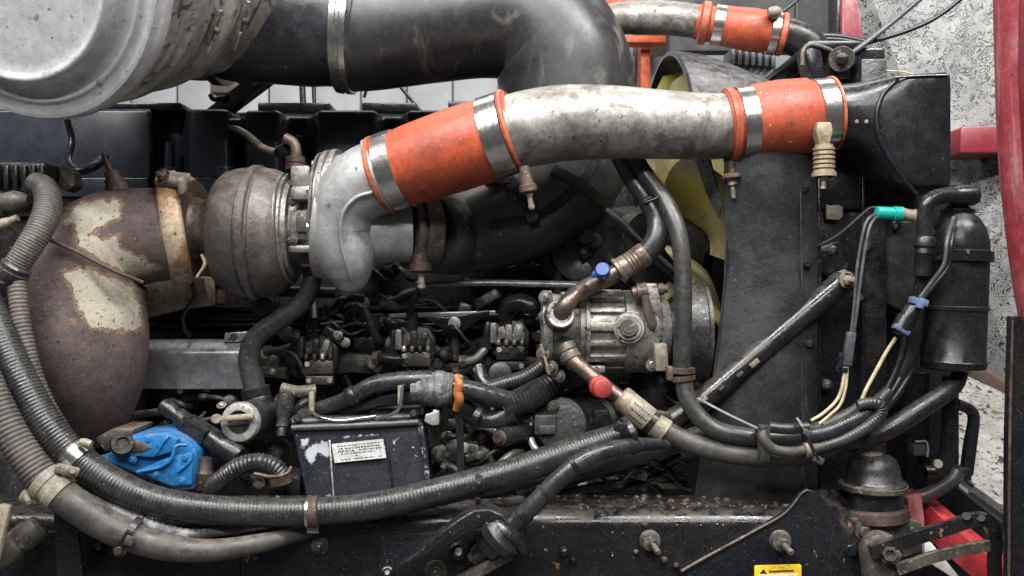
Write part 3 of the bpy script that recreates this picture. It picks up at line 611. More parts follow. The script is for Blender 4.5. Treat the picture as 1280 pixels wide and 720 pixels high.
spring_bolt(t, bd, (525, 306), (527, 362), .075, 'rust_dark', tip='tan_plastic')
one('pressure_sender', MB().lp((543, 270, .11), (551, 294, .10), [(0, 7), (.5, 7), (.55, 5), (.75, 5), (.78, 3.4), (1, 3)], 14), 'dirty_metal', 'small corroded sender with pale tip beside the turbo inlet clamp', 'sensor')

# oil feed line and drain
t = T('oil_feed_line', 'pale braided oil feed line arching from rocker cover to turbo', 'hose')
t.add('line', MB().tube([(290, 158, .33, 4), (308, 168, .30, 4.5), (330, 186, .22, 5), (352, 192, .12, 5)], n=14), 'tan_plastic')
t.add('fitting', MB().lp((348, 191, .13), (360, 184, .09), [(0, 6.5), (.3, 8), (.9, 8), (1, 6)], 16), 'rubber')
t.add('fitting', MB().lp((288, 154, .33), (302, 154, .33), [(0, 6), (1, 6)], 14), 'rubber')
t = T('oil_drain_hose', 'dark rubber oil drain hose curving down from under the turbo', 'hose')
t.add('hose', MB().tube([(389, 332, .10, 11), (389, 356, .10, 11.5), (376, 380, .10, 12), (346, 402, .10, 12.5), (319, 424, .10, 13), (311, 450, .10, 13), (317, 478, .10, 13.5), (320, 492, .10, 14)], n=28, sub=10), 'rubber_grey')
t.add('sleeve', MB().lp((319, 484, .10), (324, 506, .10), [(0, 16), (.03, 17.5), (.5, 17.5), (.52, 16.5), (.6, 17.5), (1, 17)], 28), 'black_plastic')

# ================================================================== CHARGE AIR PIPING
def hose(t, a, b, prof, m, label=None): return t.add('sleeve', MB().lp(a, b, prof, 64), m, label=label, sharp=60)
t = T('orange_hose', 'long orange silicone hose between turbo scroll and silver charge pipe', 'hose')
a, b = (470, 221, .03), (652, 160, -.02)
def lerp(f): return tuple(a[i] + (b[i] - a[i]) * f for i in range(3))
hose(t, lerp(.02), lerp(.97), [(0, 47), (.12, 47), (.16, 48), (.3, 50), (.55, 52), (.75, 52), (.82, 49.5), (.9, 48.5), (1, 48.5)], 'orange_silicone')
for (f0, f1, r_) in ((.075, .185, 48.2), (.775, .915, 50.5)):
    bb = t.add('band_clamp', MB().lp(lerp(f0), lerp(f1), [(0, r_), (.02, r_ + 1.8), (.98, r_ + 1.8), (1, r_)], 64), 'stainless')
rm = t.add('rim', MB().lp(lerp(.915), lerp(.955), [(0, 47), (.1, 52.5), (.5, 54), (.9, 52.5), (1, 47)], 64), 'orange_rim')
t.add('rim', MB().lp(lerp(.03), lerp(.055), [(0, 46), (.1, 50), (.9, 50), (1, 46)], 64), 'orange_rim')
spring_bolt(t, bb, (655, 208), (665, 262), -.05, 'rust_dark', w=.8)
t.add('bolt_eye', MB().lp((622, 118, -.02), (628, 122, -.03), [(0, 5), (1, 4)], 12), 'orange_rim', bb)

t = T('charge_pipe', 'dull silver aluminium charge air pipe running across the top centre', 'pipe')
t.add('pipe', MB().tube([(632, 168, -.02, 47), (665, 160, -.02, 47.5), (705, 154, -.02, 47), (760, 153, -.02, 45.5), (830, 156, -.02, 42.5), (880, 158, -.02, 41), (925, 157, -.02, 40.5)], n=64, sub=12), 'alu_pipe', sharp=80)

t = T('orange_hose', 'short worn orange hose joining silver pipe to black radiator tank', 'hose')
a, b = (902, 158, -.02), (1048, 141, -.02)
hose(t, lerp(.03), lerp(.96), [(0, 43), (.1, 43), (.22, 44), (.27, 47), (.5, 49), (.75, 47.5), (.8, 43), (.9, 42), (1, 42)], 'orange_worn')
t.add('rim', MB().lp(lerp(.04), lerp(.105), [(0, 42), (.1, 46), (.5, 48), (.9, 46), (1, 42)], 64), 'orange_rim')
t.add('rim', MB().lp(lerp(.925), lerp(.96), [(0, 41), (.2, 46), (.8, 46), (1, 41)], 64), 'orange_rim')
t.add('band_clamp', MB().lp(lerp(.125), lerp(.255), [(0, 44), (.02, 46.4), (.98, 46.8), (1, 44)], 64), 'stainless')
bb = t.add('band_clamp', MB().lp(lerp(.785), lerp(.925), [(0, 42), (.02, 45), (.98, 44.5), (1, 42)], 64), 'stainless')
t.add('bolt_yoke', MB().prism([(1022, 152), (1040, 152), (1042, 164), (1037, 182), (1025, 182), (1020, 164)], -.082, -.062, .003), 'tan_spring', bb)
sp = MB()
for k in range(6): sp.lp((1030, 184 + k * 5.6, -.072), (1030, 189 + k * 5.6, -.072), [(0, 11), (.2, 13.2), (.8, 13.2), (1, 11)], 24)
sp.lp((1030, 181, -.072), (1030, 221, -.072), [(0, 11), (1, 10)], 20).lp((1030, 216, -.072), (1030, 221, -.072), [(0, 15), (1, 15)], 24)
t.add('bolt_spring', sp, 'tan_spring', bb)
t.add('stud', MB().lp((1030, 220, -.072), (1029, 236, -.072), [(0, 5), (.3, 5), (.32, 3.6), (1, 3.4)], 14), 'bare_bright', bb)
b2 = t.add('spring_bolt', MB().lp((914, 202, -.03), (915, 218, -.03), [(0, 5), (1, 5)], 12).lp((914, 217, -.03), (915, 226, -.03), [(0, 9), (.3, 12), (.6, 12), (1, 8)], 18), 'rust_dark')
t.add('stud', MB().lp((915, 226, -.03), (917, 248, -.03), [(0, 6), (.25, 6), (.27, 3.2), (1, 3)], 12), 'zinc', b2)

t = T('upper_charge_pipe', 'thin silver pipe at the top right leading into a small orange hose', 'pipe')
t.add('pipe', MB().tube([(690, 40, .26, 19), (770, 24, .26, 20), (800, 22, .25, 21), (840, 23, .24, 21), (886, 29, .22, 20.5)], n=40, sub=10), 'alu_pipe', sharp=80)
t = T('orange_hose', 'small dark orange hose above the fan shroud at the top right', 'hose')
a, b = (868, 27, .22), (984, 44, .20)
hose(t, lerp(.02), lerp(.98), [(0, 21), (.25, 22), (.3, 24.5), (.6, 26.5), (.78, 26), (.82, 23), (1, 23)], 'orange_silicone')
for (f0, f1, r_) in ((.2, .31, 23.6), (.81, .90, 25.2)):
    bb = t.add('band_clamp', MB().lp(lerp(f0), lerp(f1), [(0, r_), (.03, r_ + 1.6), (.97, r_ + 1.6), (1, r_)], 48), 'stainless')
for (f0, f1) in ((.05, .16), (.9, .98)): t.add('rim', MB().lp(lerp(f0), lerp(f1), [(0, 22), (.2, 26.5), (.8, 26.5), (1, 22)], 48), 'orange_rim')
t.add('clamp_screw', MB().lp((960, 16, .16), (976, 14, .16), [(0, 5), (.3, 7), (.7, 7), (1, 4)], 14), 'tan_plastic', bb)

t = T('radiator_hose', 'black rubber elbow beyond the small orange hose', 'hose')
t.add('elbow', MB().tube([(968, 42, .20, 22), (992, 47, .2, 22), (1012, 60, .2, 22), (1018, 90, .2, 22)], n=32), 'rubber')
t = T('charge_cooler_tank', 'black moulded charge cooler tank flaring right of the worn orange hose', 'tank')
nk = MB(); secs = []
# loft: round neck -> tall rounded box
prof = [(1024, 145, 39, 39, 2.0), (1044, 145, 39, 39, 2.0), (1060, 146, 40, 40, 2.2), (1076, 151, 47, 43, 2.8), (1090, 160, 58, 46, 3.8), (1102, 169, 67, 48, 6), (1114, 172, 70, 49, 10), (1160, 171, 71, 49, 12), (1164, 171, 69, 47, 12)]
n = 56; o = 0
for (x, y, h, dp, e_) in prof:
    for j in range(n):
        a_ = 2 * math.pi * j / n; ca, sa = math.cos(a_), math.sin(a_)
        u = math.copysign(abs(ca) ** (2 / e_), ca); w = math.copysign(abs(sa) ** (2 / e_), sa)
        c = P(x, y, -.02); nk.v.append(Vector((c.x, -.02 + R(dp, 0) * u * (1 if u < 0 else 2.2), c.z + R(h, -.02) * w)))
for i in range(len(prof) - 1):
    for j in range(n): nk.f.append((i * n + j, i * n + (j + 1) % n, (i + 1) * n + (j + 1) % n, (i + 1) * n + j))
nk.f.append(tuple(range(n))); nk.f.append(tuple((len(prof) - 1) * n + j for j in range(n)))
t.add('tank', nk, 'black_plastic', sharp=55)
t.add('mould_line', MB().tube([(1122, 99, -.0735, 2.6), (1104, 118, -.0735, 3), (1096, 145, -.0735, 3), (1101, 176, -.0745, 3), (1122, 214, -.0755, 2.8), (1146, 243, -.0745, 2.4)], n=10), 'black_plastic')
t.add('top_seam', MB().tube([(1118, 97, -.078, 1.6), (1150, 95, -.078, 1.6), (1184, 94, -.078, 1.6)], n=8), 'black_plastic')
for (x, y) in ((1071, 152), (1083, 152)): t.add('chip', MB().lp((x, y, -.073), (x, y, -.076), [(0, 2.6), (1, 2)], 10), 'bare_bright')
one('tank_fixing_strip', MB().prism([(1040, 196), (1108, 200), (1150, 250), (1160, 262), (1020, 262), (1020, 206)], .02, .06, .004), 'black_paint', 'dark panel under the flare of the charge cooler tank', 'panel')

# ================================================================== FAN AND RADIATOR
FX, FD, FZ, FR = .290, .36, H + .085, .350
t = T('cooling_fan', 'yellow cream cooling fan with broad twisted blades behind the hoses', 'fan')
fc = Vector((FX + .026, FD, FZ))
t.add('hub', MB().lathe(fc - Vector((.05, 0, 0)), Vector((1, 0, 0)), [(0, .05), (.02, .10), (.08, .105), (.10, .09)], 40), 'block_dark')
for k in range(9):
    a0 = 2 * math.pi * (k + .12) / 9; mb = MB(); nr, ncx = 9, 8; V1 = []
    for side in (0, 1):
        for i in range(nr):
            r_ = .09 + (FR - .105) * i / (nr - 1); pit = math.radians(44 - 24 * i / (nr - 1)); chord = .09 + .10 * math.sin(math.pi * (.08 + .70 * i / (nr - 1))) - (.045 if i == nr - 1 else 0)
            for j in range(ncx):
                s_ = (j / (ncx - 1) - .5) * chord; bow = .030 * math.cos(math.pi * (j / (ncx - 1) - .5))
                xx = s_ * math.sin(pit) + bow + side * .006; tt = s_ * math.cos(pit) + r_ * .10
                rd = Vector((0, math.cos(a0), math.sin(a0))); tg = Vector((0, -math.sin(a0), math.cos(a0)))
                mb.v.append(fc + rd * r_ + tg * tt + Vector((xx, 0, 0)))
    N_ = nr * ncx
    for i in range(nr - 1):
        for j in range(ncx - 1):
            q = (i * ncx + j, i * ncx + j + 1, (i + 1) * ncx + j + 1, (i + 1) * ncx + j); mb.f.append(q); mb.f.append(tuple(N_ + z for z in q[::-1]))
    for i in range(nr - 1):
        for j in (0, ncx - 1): mb.f.append((i * ncx + j, (i + 1) * ncx + j, N_ + (i + 1) * ncx + j, N_ + i * ncx + j))
    for j in range(ncx - 1):
        i = nr - 1; mb.f.append((i * ncx + j, i * ncx + j + 1, N_ + i * ncx + j + 1, N_ + i * ncx + j))
    t.add('blade', mb, 'yellow_blade', sharp=50)

t = T('fan_shroud', 'glossy dark fan shroud ring and flaring hood above the charge pipe', 'shroud')
n = 96; rings = []
def sq(a_, e_, hd, hz0, hz1):
    ca, sa = math.cos(a_), math.sin(a_); u = math.copysign(abs(ca) ** (2 / e_), ca); w = math.copysign(abs(sa) ** (2 / e_), sa)
    return u * hd, (w * hz1 if w > 0 else w * hz0)
def shell(stations, m, nm, th=.006, arc=(0, 360)):
    mb = MB(); n_ = 96; idx = [j for j in range(-n_, n_ + 1) if arc[0] <= 360 * j / n_ <= arc[1]]; w_ = len(idx)
    for off in (0, th):
        for (X, hd, hz0, hz1, e_) in stations:
            for j in idx:
                y_, z_ = sq(2 * math.pi * j / n_, e_, hd - off, hz0 - off, hz1 - off); mb.v.append(Vector((X, FD + y_, FZ + z_)))
    m_ = len(stations); N_ = m_ * w_
    for i in range(m_ - 1):
        for j in range(w_ - 1):
            q = (i * w_ + j, i * w_ + j + 1, (i + 1) * w_ + j + 1, (i + 1) * w_ + j); mb.f.append(q); mb.f.append(tuple(N_ + z for z in q[::-1]))
    for j in range(w_ - 1):
        for i in (0, m_ - 1): mb.f.append((i * w_ + j, i * w_ + j + 1, N_ + i * w_ + j + 1, N_ + i * w_ + j))
    for i in range(m_ - 1):
        for j in (0, w_ - 1): mb.f.append((i * w_ + j, (i + 1) * w_ + j, N_ + (i + 1) * w_ + j, N_ + i * w_ + j))
    return t.add(nm, mb, m, sharp=50)
shell([(FX - .004, FR + .004, FR + .004, FR + .004, 2), (FX, FR + .008, FR + .008, FR + .008, 2), (FX + .012, FR + .006, FR + .006, FR + .006, 2), (FX + .05, FR + .004, FR + .004, FR, 2.0),
       (FX + .10, FR - .002, FR + .01, FR - .018, 2.05), (FX + .16, FR - .01, FR + .03, FR - .050, 2.2), (FX + .21, FR - .02, FR + .05, FR - .080, 2.4), (FX + .22, FR - .03, FR + .05, FR - .088, 2.4)], 'shroud_gloss', 'shroud_shell', arc=(-110, 152))
ribs = MB()
for k in range(7): t.add('cooling_rib', MB().bp(914 + k * 8.4, 60 + k * 1.2, 919 + k * 8.4, 80 + k * .6, .30, .36, .001), 'grey_plastic')

# radiator side: flap, column, channels
t = T('rubber_side_flap', 'matt dark rubber flap hanging beside the fan below the worn orange hose', 'flap')
fl = MB(); pts = [((903, 1018), 186), ((906, 1020), 215), ((907, 1021), 260), ((907, 1022), 320), ((903, 1022), 380), ((897, 1022), 440), ((888, 1022), 500), ((876, 1022), 560), ((868, 1022), 630)]
w_ = 9
for sgn in (0, 1):
    for ((xa, xb), y) in pts:
        for j in range(w_):
            f = j / (w_ - 1); d_ = -.022 - .014 * math.sin(math.pi * f) + .012 * (1 - f) ** 3 + .006 * math.sin(y * .021 + f * 2.2) - .004 * math.cos(y * .05) + sgn * .006 - (.01 if y < 230 else 0)
            fl.v.append(P(xa + (xb - xa) * f, y, d_))
N_ = len(pts) * w_
for i in range(len(pts) - 1):
    for j in range(w_ - 1):
        q = (i * w_ + j, i * w_ + j + 1, (i + 1) * w_ + j + 1, (i + 1) * w_ + j); fl.f.append(q); fl.f.append(tuple(N_ + z for z in q[::-1]))
for i in range(len(pts) - 1):
    for j in (0, w_ - 1): fl.f.append((i * w_ + j, (i + 1) * w_ + j, N_ + (i + 1) * w_ + j, N_ + i * w_ + j))
for j in range(w_ - 1):
    for i in (0, len(pts) - 1): fl.f.append((i * w_ + j, i * w_ + j + 1, N_ + i * w_ + j + 1, N_ + i * w_ + j))
t.add('flap', fl, 'flap_rubber', sharp=60)
t.add('edge_bead', MB().tube([(906, 205, -.010, 1.3), (907, 260, -.010, 1.3), (907, 320, -.010, 1.3), (903, 380, -.010, 1.3), (888, 500, -.010, 1.3), (869, 620, -.010, 1.3)], n=8), 'rubber_grey')
for (x, y) in ((1006, 236), (1010, 330), (1012, 430)): t.add('push_clip', MB().lp((x, y, -.024), (x, y, -.034), [(0, 5.5), (.5, 5.5), (1, 3.5)], 18), 'black_plastic')
t.add('edge_bead', MB().tube([(1000, 200, -.031, 1.5), (1002, 320, -.031, 1.5), (1003, 450, -.031, 1.5), (1003, 620, -.031, 1.5)], n=8), 'flap_rubber')
one('torn_seal_strip', MB().slab([P(868, 196, .05), P(886, 198, .03), P(902, 258, .04), P(898, 272, .06), P(882, 240, .06)], .004), 'grey_sheet', 'shiny torn grey seal strip left of the rubber flap', 'strip')

t = T('radiator', 'black radiator side frame with bolts right of the rubber flap', 'radiator')
t.add('column', MB().bp(1020, 196, 1078, 640, .03, .10, .003), 'black_paint')
t.add('channel_lip', MB().bp(1022, 196, 1027, 640, .0, .03, .001), 'black_paint')
t.add('channel_lip', MB().bp(1078, 200, 1082, 640, .01, .05, .001), 'black_paint')
t.add('core', MB().box(Vector((FX + .262, .37, H - .02)), (.04, .70, .74), (0, 0, 0), .004), 'block_dark')
t.add('core_side', MB().bp(1082, 230, 1200, 640, .07, .5, .004), 'black_paint')
t.add('mount_plate', MB().prism([(1022, 310), (1052, 300), (1056, 330), (1064, 330), (1040, 352), (1022, 336)], .012, .03, .002), 'black_paint')
t.add('core_box', MB().prism([(1094, 282), (1104, 276), (1150, 276), (1150, 400), (1094, 372)], .03, .07, .004), 'rubber_grey')
t.add('cross_brace', MB().bar(P(1088, 376, .05), P(1150, 402, .05), .010, .012, .001), 'black_paint')
for (x, y, r_) in ((1040, 313, 9), (1083, 310, 7), (1076, 372, 7), (1033, 482, 8), (1120, 282, 6)):
    t.add('grommet', MB().lp((x, y, .03), (x, y, .008), [(0, r_), (.5, r_), (.52, r_ * .75), (.9, r_ * .7), (1, r_ * .4)], 24), 'black_plastic')
    bolt(t, 'bolt', x, y, .010, r_ * .42, 'dirty_metal')
one('pale_clip', MB().prism([(1033, 254), (1036, 257), (1048, 256), (1054, 258), (1054, 270), (1050, 275), (1033, 274)], .018, .03, .0015), 'tan_plastic', 'small cream clip on the radiator frame under the spring bolt', 'clip')
t = T('header_bracket', 'black bracket block with round pulley washer at the radiator head', 'bracket')
t.add('block', MB().bp(1040, 58, 1108, 100, .06, .3, .006), 'black_paint')
t.add('top_plate', MB().bp(1012, 50, 1078, 60, .05, .35, .004), 'black_plastic')
t.add('side_plate', MB().prism([(1004, 60), (1012, 50), (1026, 56), (1034, 100), (1014, 104)], .05, .09, .003), 'black_paint')
t.add('stay', MB().tube([(1003, 82, .05, 3), (1004, 64, .05, 3), (1014, 56, .05, 3), (1036, 62, .05, 3), (1048, 70, .05, 3)], n=10), 'dirty_metal')
wsh = t.add('washer', MB().lp((1052, 74, .05), (1052, 74, .035), [(0, 16), (.9, 16), (1, 15)], 36), 'dirty_metal')
t.add('washer_bolt', MB().lp((1052, 74, .036), (1053, 74, .012), [(0, 8), (.4, 7.5), (.45, 6), (.95, 5.5), (1, 3)], 20), 'block_dark', wsh)
for i in range(3): t.add('cap_fold', MB().tube([(1010, 46 + i * 4, .2, 4), (1046, 46 + i * 4, .2, 4), (1078, 52 + i * 3, .2, 4)], n=12), 'black_plastic')
one('support_rod', MB().tube([(1060, 70, .045, 3.4), (1085, 52, .05, 3.4), (1120, 24, .06, 3.4), (1165, -14, .08, 3.4)], n=14), 'grey_plastic', 'stiff grey rod rising from the pale washer', 'rod')
one('hood_cable', MB().tube([(1060, 62, .06, 2.8), (1090, 52, .06, 2.8), (1130, 40, .06, 2.8), (1170, 22, .06, 2.8), (1212, -10, .06, 2.8)], n=14), 'rubber', 'black cable curving up across the mottled lining', 'cable')
one('vent_cable', MB().tube([(970, 20, .3, 2), (990, 6, .3, 2), (1010, -12, .3, 2)], n=10), 'rubber', 'thin black cable above the small orange hose', 'cable')
one('thin_wire', MB().tube([(1100, 88, .04, 1), (1130, 90, .04, 1), (1150, 96, .04, 1)], n=8), 'cream_wire', 'thin tan wire on top of the charge cooler tank', 'wire')

t = T('radiator_strut', 'glossy black tubular strut slanting up to the radiator frame bolt', 'strut')
t.add('tube', MB().tube([(838, 528, -.03, 15), (880, 500, -.03, 15.5), (960, 432, -.025, 15.5), (1030, 372, -.02, 15.5), (1054, 351, -.015, 15)], n=32, sub=6), 'black_paint_chipped', sharp=70)
bo = t.add('eye', MB().lp((1054, 352, 0), (1058, 350, -.04), [(0, 14), (.5, 14), (.55, 10), (1, 9)], 24), 'black_paint')
t.add('bolt', MB().hexbolt(P(1058, 350, -.036), Vector((.3, -1, 0)), .008, True, .012), 'tan_plastic')
t.add('gusset', MB().prism([(1020, 372), (1062, 328), (1056, 344), (1030, 374)], -.012, .0, .002), 'black_paint')
for (x, y, w) in ((943, 454, 13), (925, 468, 9), (902, 486, 8), (880, 500, 10)):
    t.add('tape_scrap', MB().box(P(x, y, -.051), (R(w, 0), .004, R(w * .45, 0)), (0, -.70, .1), .001), 'tan_plastic' if w > 9 else 'dirty_metal')

# receiver drier
t = T('receiver_drier', 'black receiver drier bottle with domed top at the right', 'bottle')
sh = MB().lp((1191, 462, -.06), (1196, 258, -.06), [(0, 34), (.01, 37), (.05, 38.5), (.06, 37), (.36, 37.5), (.365, 38.8), (.385, 38.8), (.39, 37.8), (.66, 38.3), (.67, 41), (.72, 41), (.73, 38.5), (.78, 38), (.86, 34), (.92, 27), (.96, 18), (1, 14)], 56)
dr_ = t.add('bottle', sh, 'black_plastic')
t.add('band', MB().lp((1194.5, 328, -.06), (1195, 314, -.06), [(0, 40), (.05, 42.5), (.95, 42.5), (1, 40)], 56), 'black_paint', dr_)
t.add('neck', MB().lp((1197, 266, -.06), (1198, 240, -.06), [(0, 20), (.15, 20), (.2, 12), (.7, 11), (.75, 14), (1, 13)], 28), 'black_plastic', dr_)
t.add('bracket_web', MB().prism([(1160, 280), (1172, 290), (1182, 312), (1160, 318), (1154, 310)], -.075, -.05, .002), 'rubber_grey')
t = T('drier_pipe', 'black bent pipe crossing over the top of the drier bottle', 'pipe')
t.add('pipe', MB().tube([(1156, 300, -.10, 9), (1155, 270, -.10, 9), (1160, 253, -.10, 9.5), (1176, 245, -.09, 10), (1195, 244, -.08, 10.5)], n=24, sub=10), 'rubber')
t.add('tee_cap', MB().lp((1190, 245, -.08), (1223, 244, -.08), [(0, 11), (.2, 12.5), (.8, 13), (.92, 11), (1, 7)], 28), 'black_plastic')
t.add('lower_sleeve', MB().lp((1156, 296, -.10), (1153, 345, -.10), [(0, 11), (.06, 13), (.25, 13), (.3, 10.5), (.42, 11.5), (.45, 10.5), (.8, 10.5), (1, 10)], 24), 'black_plastic')
one('lower_drier_hose', MB().tube([(1153, 340, -.09, 8), (1146, 400, -.08, 8), (1140, 440, -.07, 8), (1118, 480, -.06, 9), (1100, 505, -.05, 9)], n=20), 'rubber', 'black hose dropping from the drier pipe along the bottle', 'hose')
one('drier_return_hose', MB().tube([(1202, 462, -.06, 9), (1190, 484, -.07, 11), (1150, 512, -.08, 12), (1105, 540, -.08, 12), (1060, 556, -.07, 11)], n=24), 'rubber', 'thick black hose curving from below the drier bottle', 'hose')
t = T('pressure_switch', 'teal pressure switch connector with tan sleeve beside the drier', 'connector')
t.add('plug', MB().lp((1095, 266, -.09), (1127, 268, -.09), [(0, 7), (.03, 8.2), (.56, 8.4), (.58, 7.4), (.66, 7.4), (.68, 9.6), (.98, 9.6), (1, 8)], 28), 'teal_plastic')
t.add('sleeve', MB().lp((1125, 267, -.09), (1144, 270, -.09), [(0, 8.8), (.1, 8.8), (.12, 7.6), (.8, 7.2), (1, 9)], 24), 'tan_plastic')
t.add('stem', MB().lp((1142, 270, -.09), (1158, 271, -.09), [(0, 6.5), (1, 6)], 18), 'rust_steel')

def wire(name, label, pts, r, m, n=10): one(name, MB().tube([(x, y, d, r) for x, y, d in pts], n=n, sub=10), m, label, 'wire')
wire('grey_wire', 'left of the paired grey wires hanging from the teal switch', [(1096, 266, -.09), (1082, 280, -.10), (1072, 330, -.10), (1068, 380, -.10), (1063, 424, -.10)], 2.1, 'grey_wire')
wire('grey_wire', 'right of the paired grey wires hanging from the teal switch', [(1096, 269, -.09), (1086, 288, -.105), (1077, 340, -.105), (1071, 390, -.105), (1066, 424, -.10)], 2.1, 'grey_wire')
wire('thin_black_wire', 'thin black wire slanting up to the teal switch', [(1022, 308, .0), (1050, 292, -.03), (1085, 262, -.06), (1098, 260, -.08)], 1.4, 'grey_wire')
t = T('wire_connector', 'grey inline wire connector hanging below the paired grey wires', 'connector')
t.add('body', MB().box(P(1061, 436, -.10), (R(11, -.1), R(8, -.1), R(42, -.1)), (0, .14, 0), .0012), 'grey_plastic')
t.add('latch', MB().box(P(1050, 452, -.10), (R(5, -.1), R(7, -.1), R(22, -.1)), (0, .14, 0), .001).box(P(1052, 462, -.10), (R(14, -.1), R(7, -.1), R(6, -.1)), (0, .14, 0), .001), 'black_plastic')
wire('cream_wire', 'outer of the two cream wires below the inline connector', [(1056, 458, -.10), (1053, 482, -.10), (1046, 500, -.10), (1030, 516, -.10), (1014, 526, -.10)], 2.2, 'cream_wire')
wire('cream_wire', 'inner of the two cream wires below the inline connector', [(1059, 458, -.10), (1057, 484, -.10), (1050, 506, -.10), (1036, 520, -.10), (1024, 530, -.10)], 2.0, 'cream_wire')
wire('cream_wire', 'cream wire dropping from the dark plug near the drier', [(1120, 422, -.10), (1108, 440, -.10), (1096, 462, -.10), (1084, 484, -.10), (1077, 500, -.10)], 2.4, 'cream_wire')
t = T('dark_plug', 'dark weather plug with blue clip left of the drier bottle', 'connector')
t.add('body', MB().lp((1143, 382, -.11), (1122, 418, -.11), [(0, 8), (.1, 10), (.4, 10), (.42, 12), (.8, 12), (.85, 9), (1, 7)], 20), 'black_plastic')
t.add('clip', MB().box(P(1148, 377, -.115), (R(22, -.1), .012, R(9, -.1)), (0, .25, 0), .002).box(P(1150, 379, -.122), (R(8, -.1), .010, R(13, -.1)), (0, .25, 0), .0015), 'blue_grey')
t.add('collar', MB().box(P(1126, 412, -.115), (R(20, -.1), .014, R(7, -.1)), (0, .55, 0), .0015), 'blue_grey')
wire('black_lead', 'left of the twin black leads running up along the drier bottle', [(1150, 372, -.115), (1165, 352, -.12), (1180, 330, -.13), (1184, 300, -.13), (1192, 272, -.10)], 2.6, 'grey_wire')
wire('black_lead', 'right of the twin black leads running up along the drier bottle', [(1152, 376, -.115), (1170, 354, -.125), (1186, 332, -.13), (1190, 300, -.13), (1195, 272, -.10)], 2.4, 'rubber')
for i, (dx, lab) in enumerate(((0, 'nearest the cream wire'), (9, 'in the middle of three'), (18, 'nearest the drier bottle'))):
    one('harness_cable', MB().tube([(1132 + dx, 400, -.07 + i * .01, 3.6), (1128 + dx, 440, -.07 + i * .01, 3.6), (1112 + dx, 480, -.07, 3.8), (1092 + dx * .8, 512, -.07, 3.8), (1070 + dx * .6, 535, -.07, 3.6)], n=12), 'rubber', 'black harness cable below the dark plug, ' + lab, 'cable', 'harness cables below the plug')

# ================================================================== HOSES AT THE FAN AND COMPRESSOR
t = T('coolant_hose', 'long dark hose dropping past the compressor and sweeping right', 'hose')
t.add('hose', MB().tube([(786, 184, .02, 10), (804, 214, .01, 10.5), (830, 250, -.01, 11), (846, 285, -.03, 11), (853, 330, -.04, 11), (854, 400, -.05, 11), (853, 462, -.05, 11), (862, 505, -.06, 11), (890, 534, -.07, 11), (930, 545, -.08, 11), (980, 547, -.08, 11), (1030, 535, -.08, 10), (1060, 520, -.08, 10)], n=28, sub=12), 'rubber_grey')
pc = t.add('p_clip', MB().lp((853, 459, -.05), (853, 467, -.05), [(0, 13), (.1, 16), (.9, 16), (1, 13)], 28).lp((853, 469, -.05), (854, 476, -.05), [(0, 13), (.1, 15.5), (.9, 15.5), (1, 13)], 28), 'rust_steel')
t.add('clip_ear', MB().bp(834, 458, 842, 476, -.06, -.045, .002), 'rust_steel', pc)
one('hose_tie', MB().lp((804, 252, .0), (820, 244, .0), [(0, 4), (.5, 4), (1, 4)], 12).tube([(800, 256, -.014, 1.4), (810, 252, -.02, 1.4), (822, 247, -.02, 1.4), (830, 240, -.014, 1.4)], n=8), 'black_plastic', 'black cable tie holding the two hoses by the fan', 'cable tie')
t = T('suction_hose', 'upper air conditioning hose with crimped tan ferrule above the compressor', 'hose')
t.add('hose', MB().tube([(770, 188, .03, 11), (788, 220, .03, 11.5), (808, 248, .02, 13), (822, 272, .01, 14.5), (821, 298, .0, 14.5), (806, 318, .0, 13.5), (790, 330, .0, 12.5)], n=28, sub=12), 'rubber_grey')
fr = t.add('ferrule', MB().lp((808, 316, .0), (771, 340, .0), [(0, 13), (.05, 15.5), (.30, 15), (.33, 14), (.38, 15), (.43, 14), (.48, 15), (.53, 14), (.58, 15), (.63, 14), (.66, 15), (.84, 15), (.88, 17), (.97, 17), (1, 12)], 28), 'ferrule_brown')
t.add('pipe', MB().tube([(776, 337, .0, 11), (756, 349, .0, 11), (734, 359, .005, 11), (718, 369, -.012, 10.5), (708, 380, -.022, 10.8), (702, 390, -.018, 11), (700, 396, .0, 11)], n=24, sub=8), 'copper_pipe')
vc = t.add('service_port', MB().lp((752, 350, .0), (751, 338, -.02), [(0, 6), (1, 6)], 16), 'copper_pipe')
t.add('blue_cap', MB().lp((754, 342, -.02), (753, 336, -.04), [(0, 8), (.2, 9.5), (.9, 9.5), (1, 8)], 24).box(P(746, 344, -.025), (.016, .010, .009), (0, .3, 0), .002), 'blue_cap', vc, label='blue service port cap')
t = T('discharge_hose', 'lower air conditioning hose with red cap and labelled tan ferrule', 'hose')
t.add('pipe', MB().tube([(706, 432, .0, 10.5), (714, 448, -.01, 10), (732, 464, -.02, 9.5), (752, 480, -.03, 9.5), (772, 495, -.035, 9.5), (784, 504, -.04, 9.5)], n=24, sub=8), 'copper_pipe')
t.add('elbow_nut', MB().lp((706, 432, .0), (716, 452, -.01), [(0, 13), (.4, 13), (.42, 11), (.5, 13), (.9, 13), (1, 11)], 24), 'dirty_metal')
t.add('red_cap', MB().lp((748, 482, -.04), (754, 486, -.072), [(0, 10), (.1, 13), (.5, 13.5), (.55, 12), (.95, 12), (1, 10)], 30), 'red_cap', label='red service port cap')
fr = t.add('ferrule', MB().lp((775, 495, -.04), (812, 526, -.045), [(0, 10), (.02, 14), (.22, 14.5), (.26, 15.5), (.95, 16.5), (1, 13)], 28), 'tan_plastic')
t.add('ferrule_ring', MB().lp((776, 496, -.04), (786, 504, -.041), [(0, 14.5), (.1, 15.6), (.9, 15.8), (1, 14.5)], 28), 'tan_spring', fr)
A_, B_ = P(775, 495, -.04), P(812, 526, -.045); dv = (B_ - A_).normalized(); up_ = (TOW - dv * TOW.dot(dv)).normalized(); sd = dv.cross(up_)
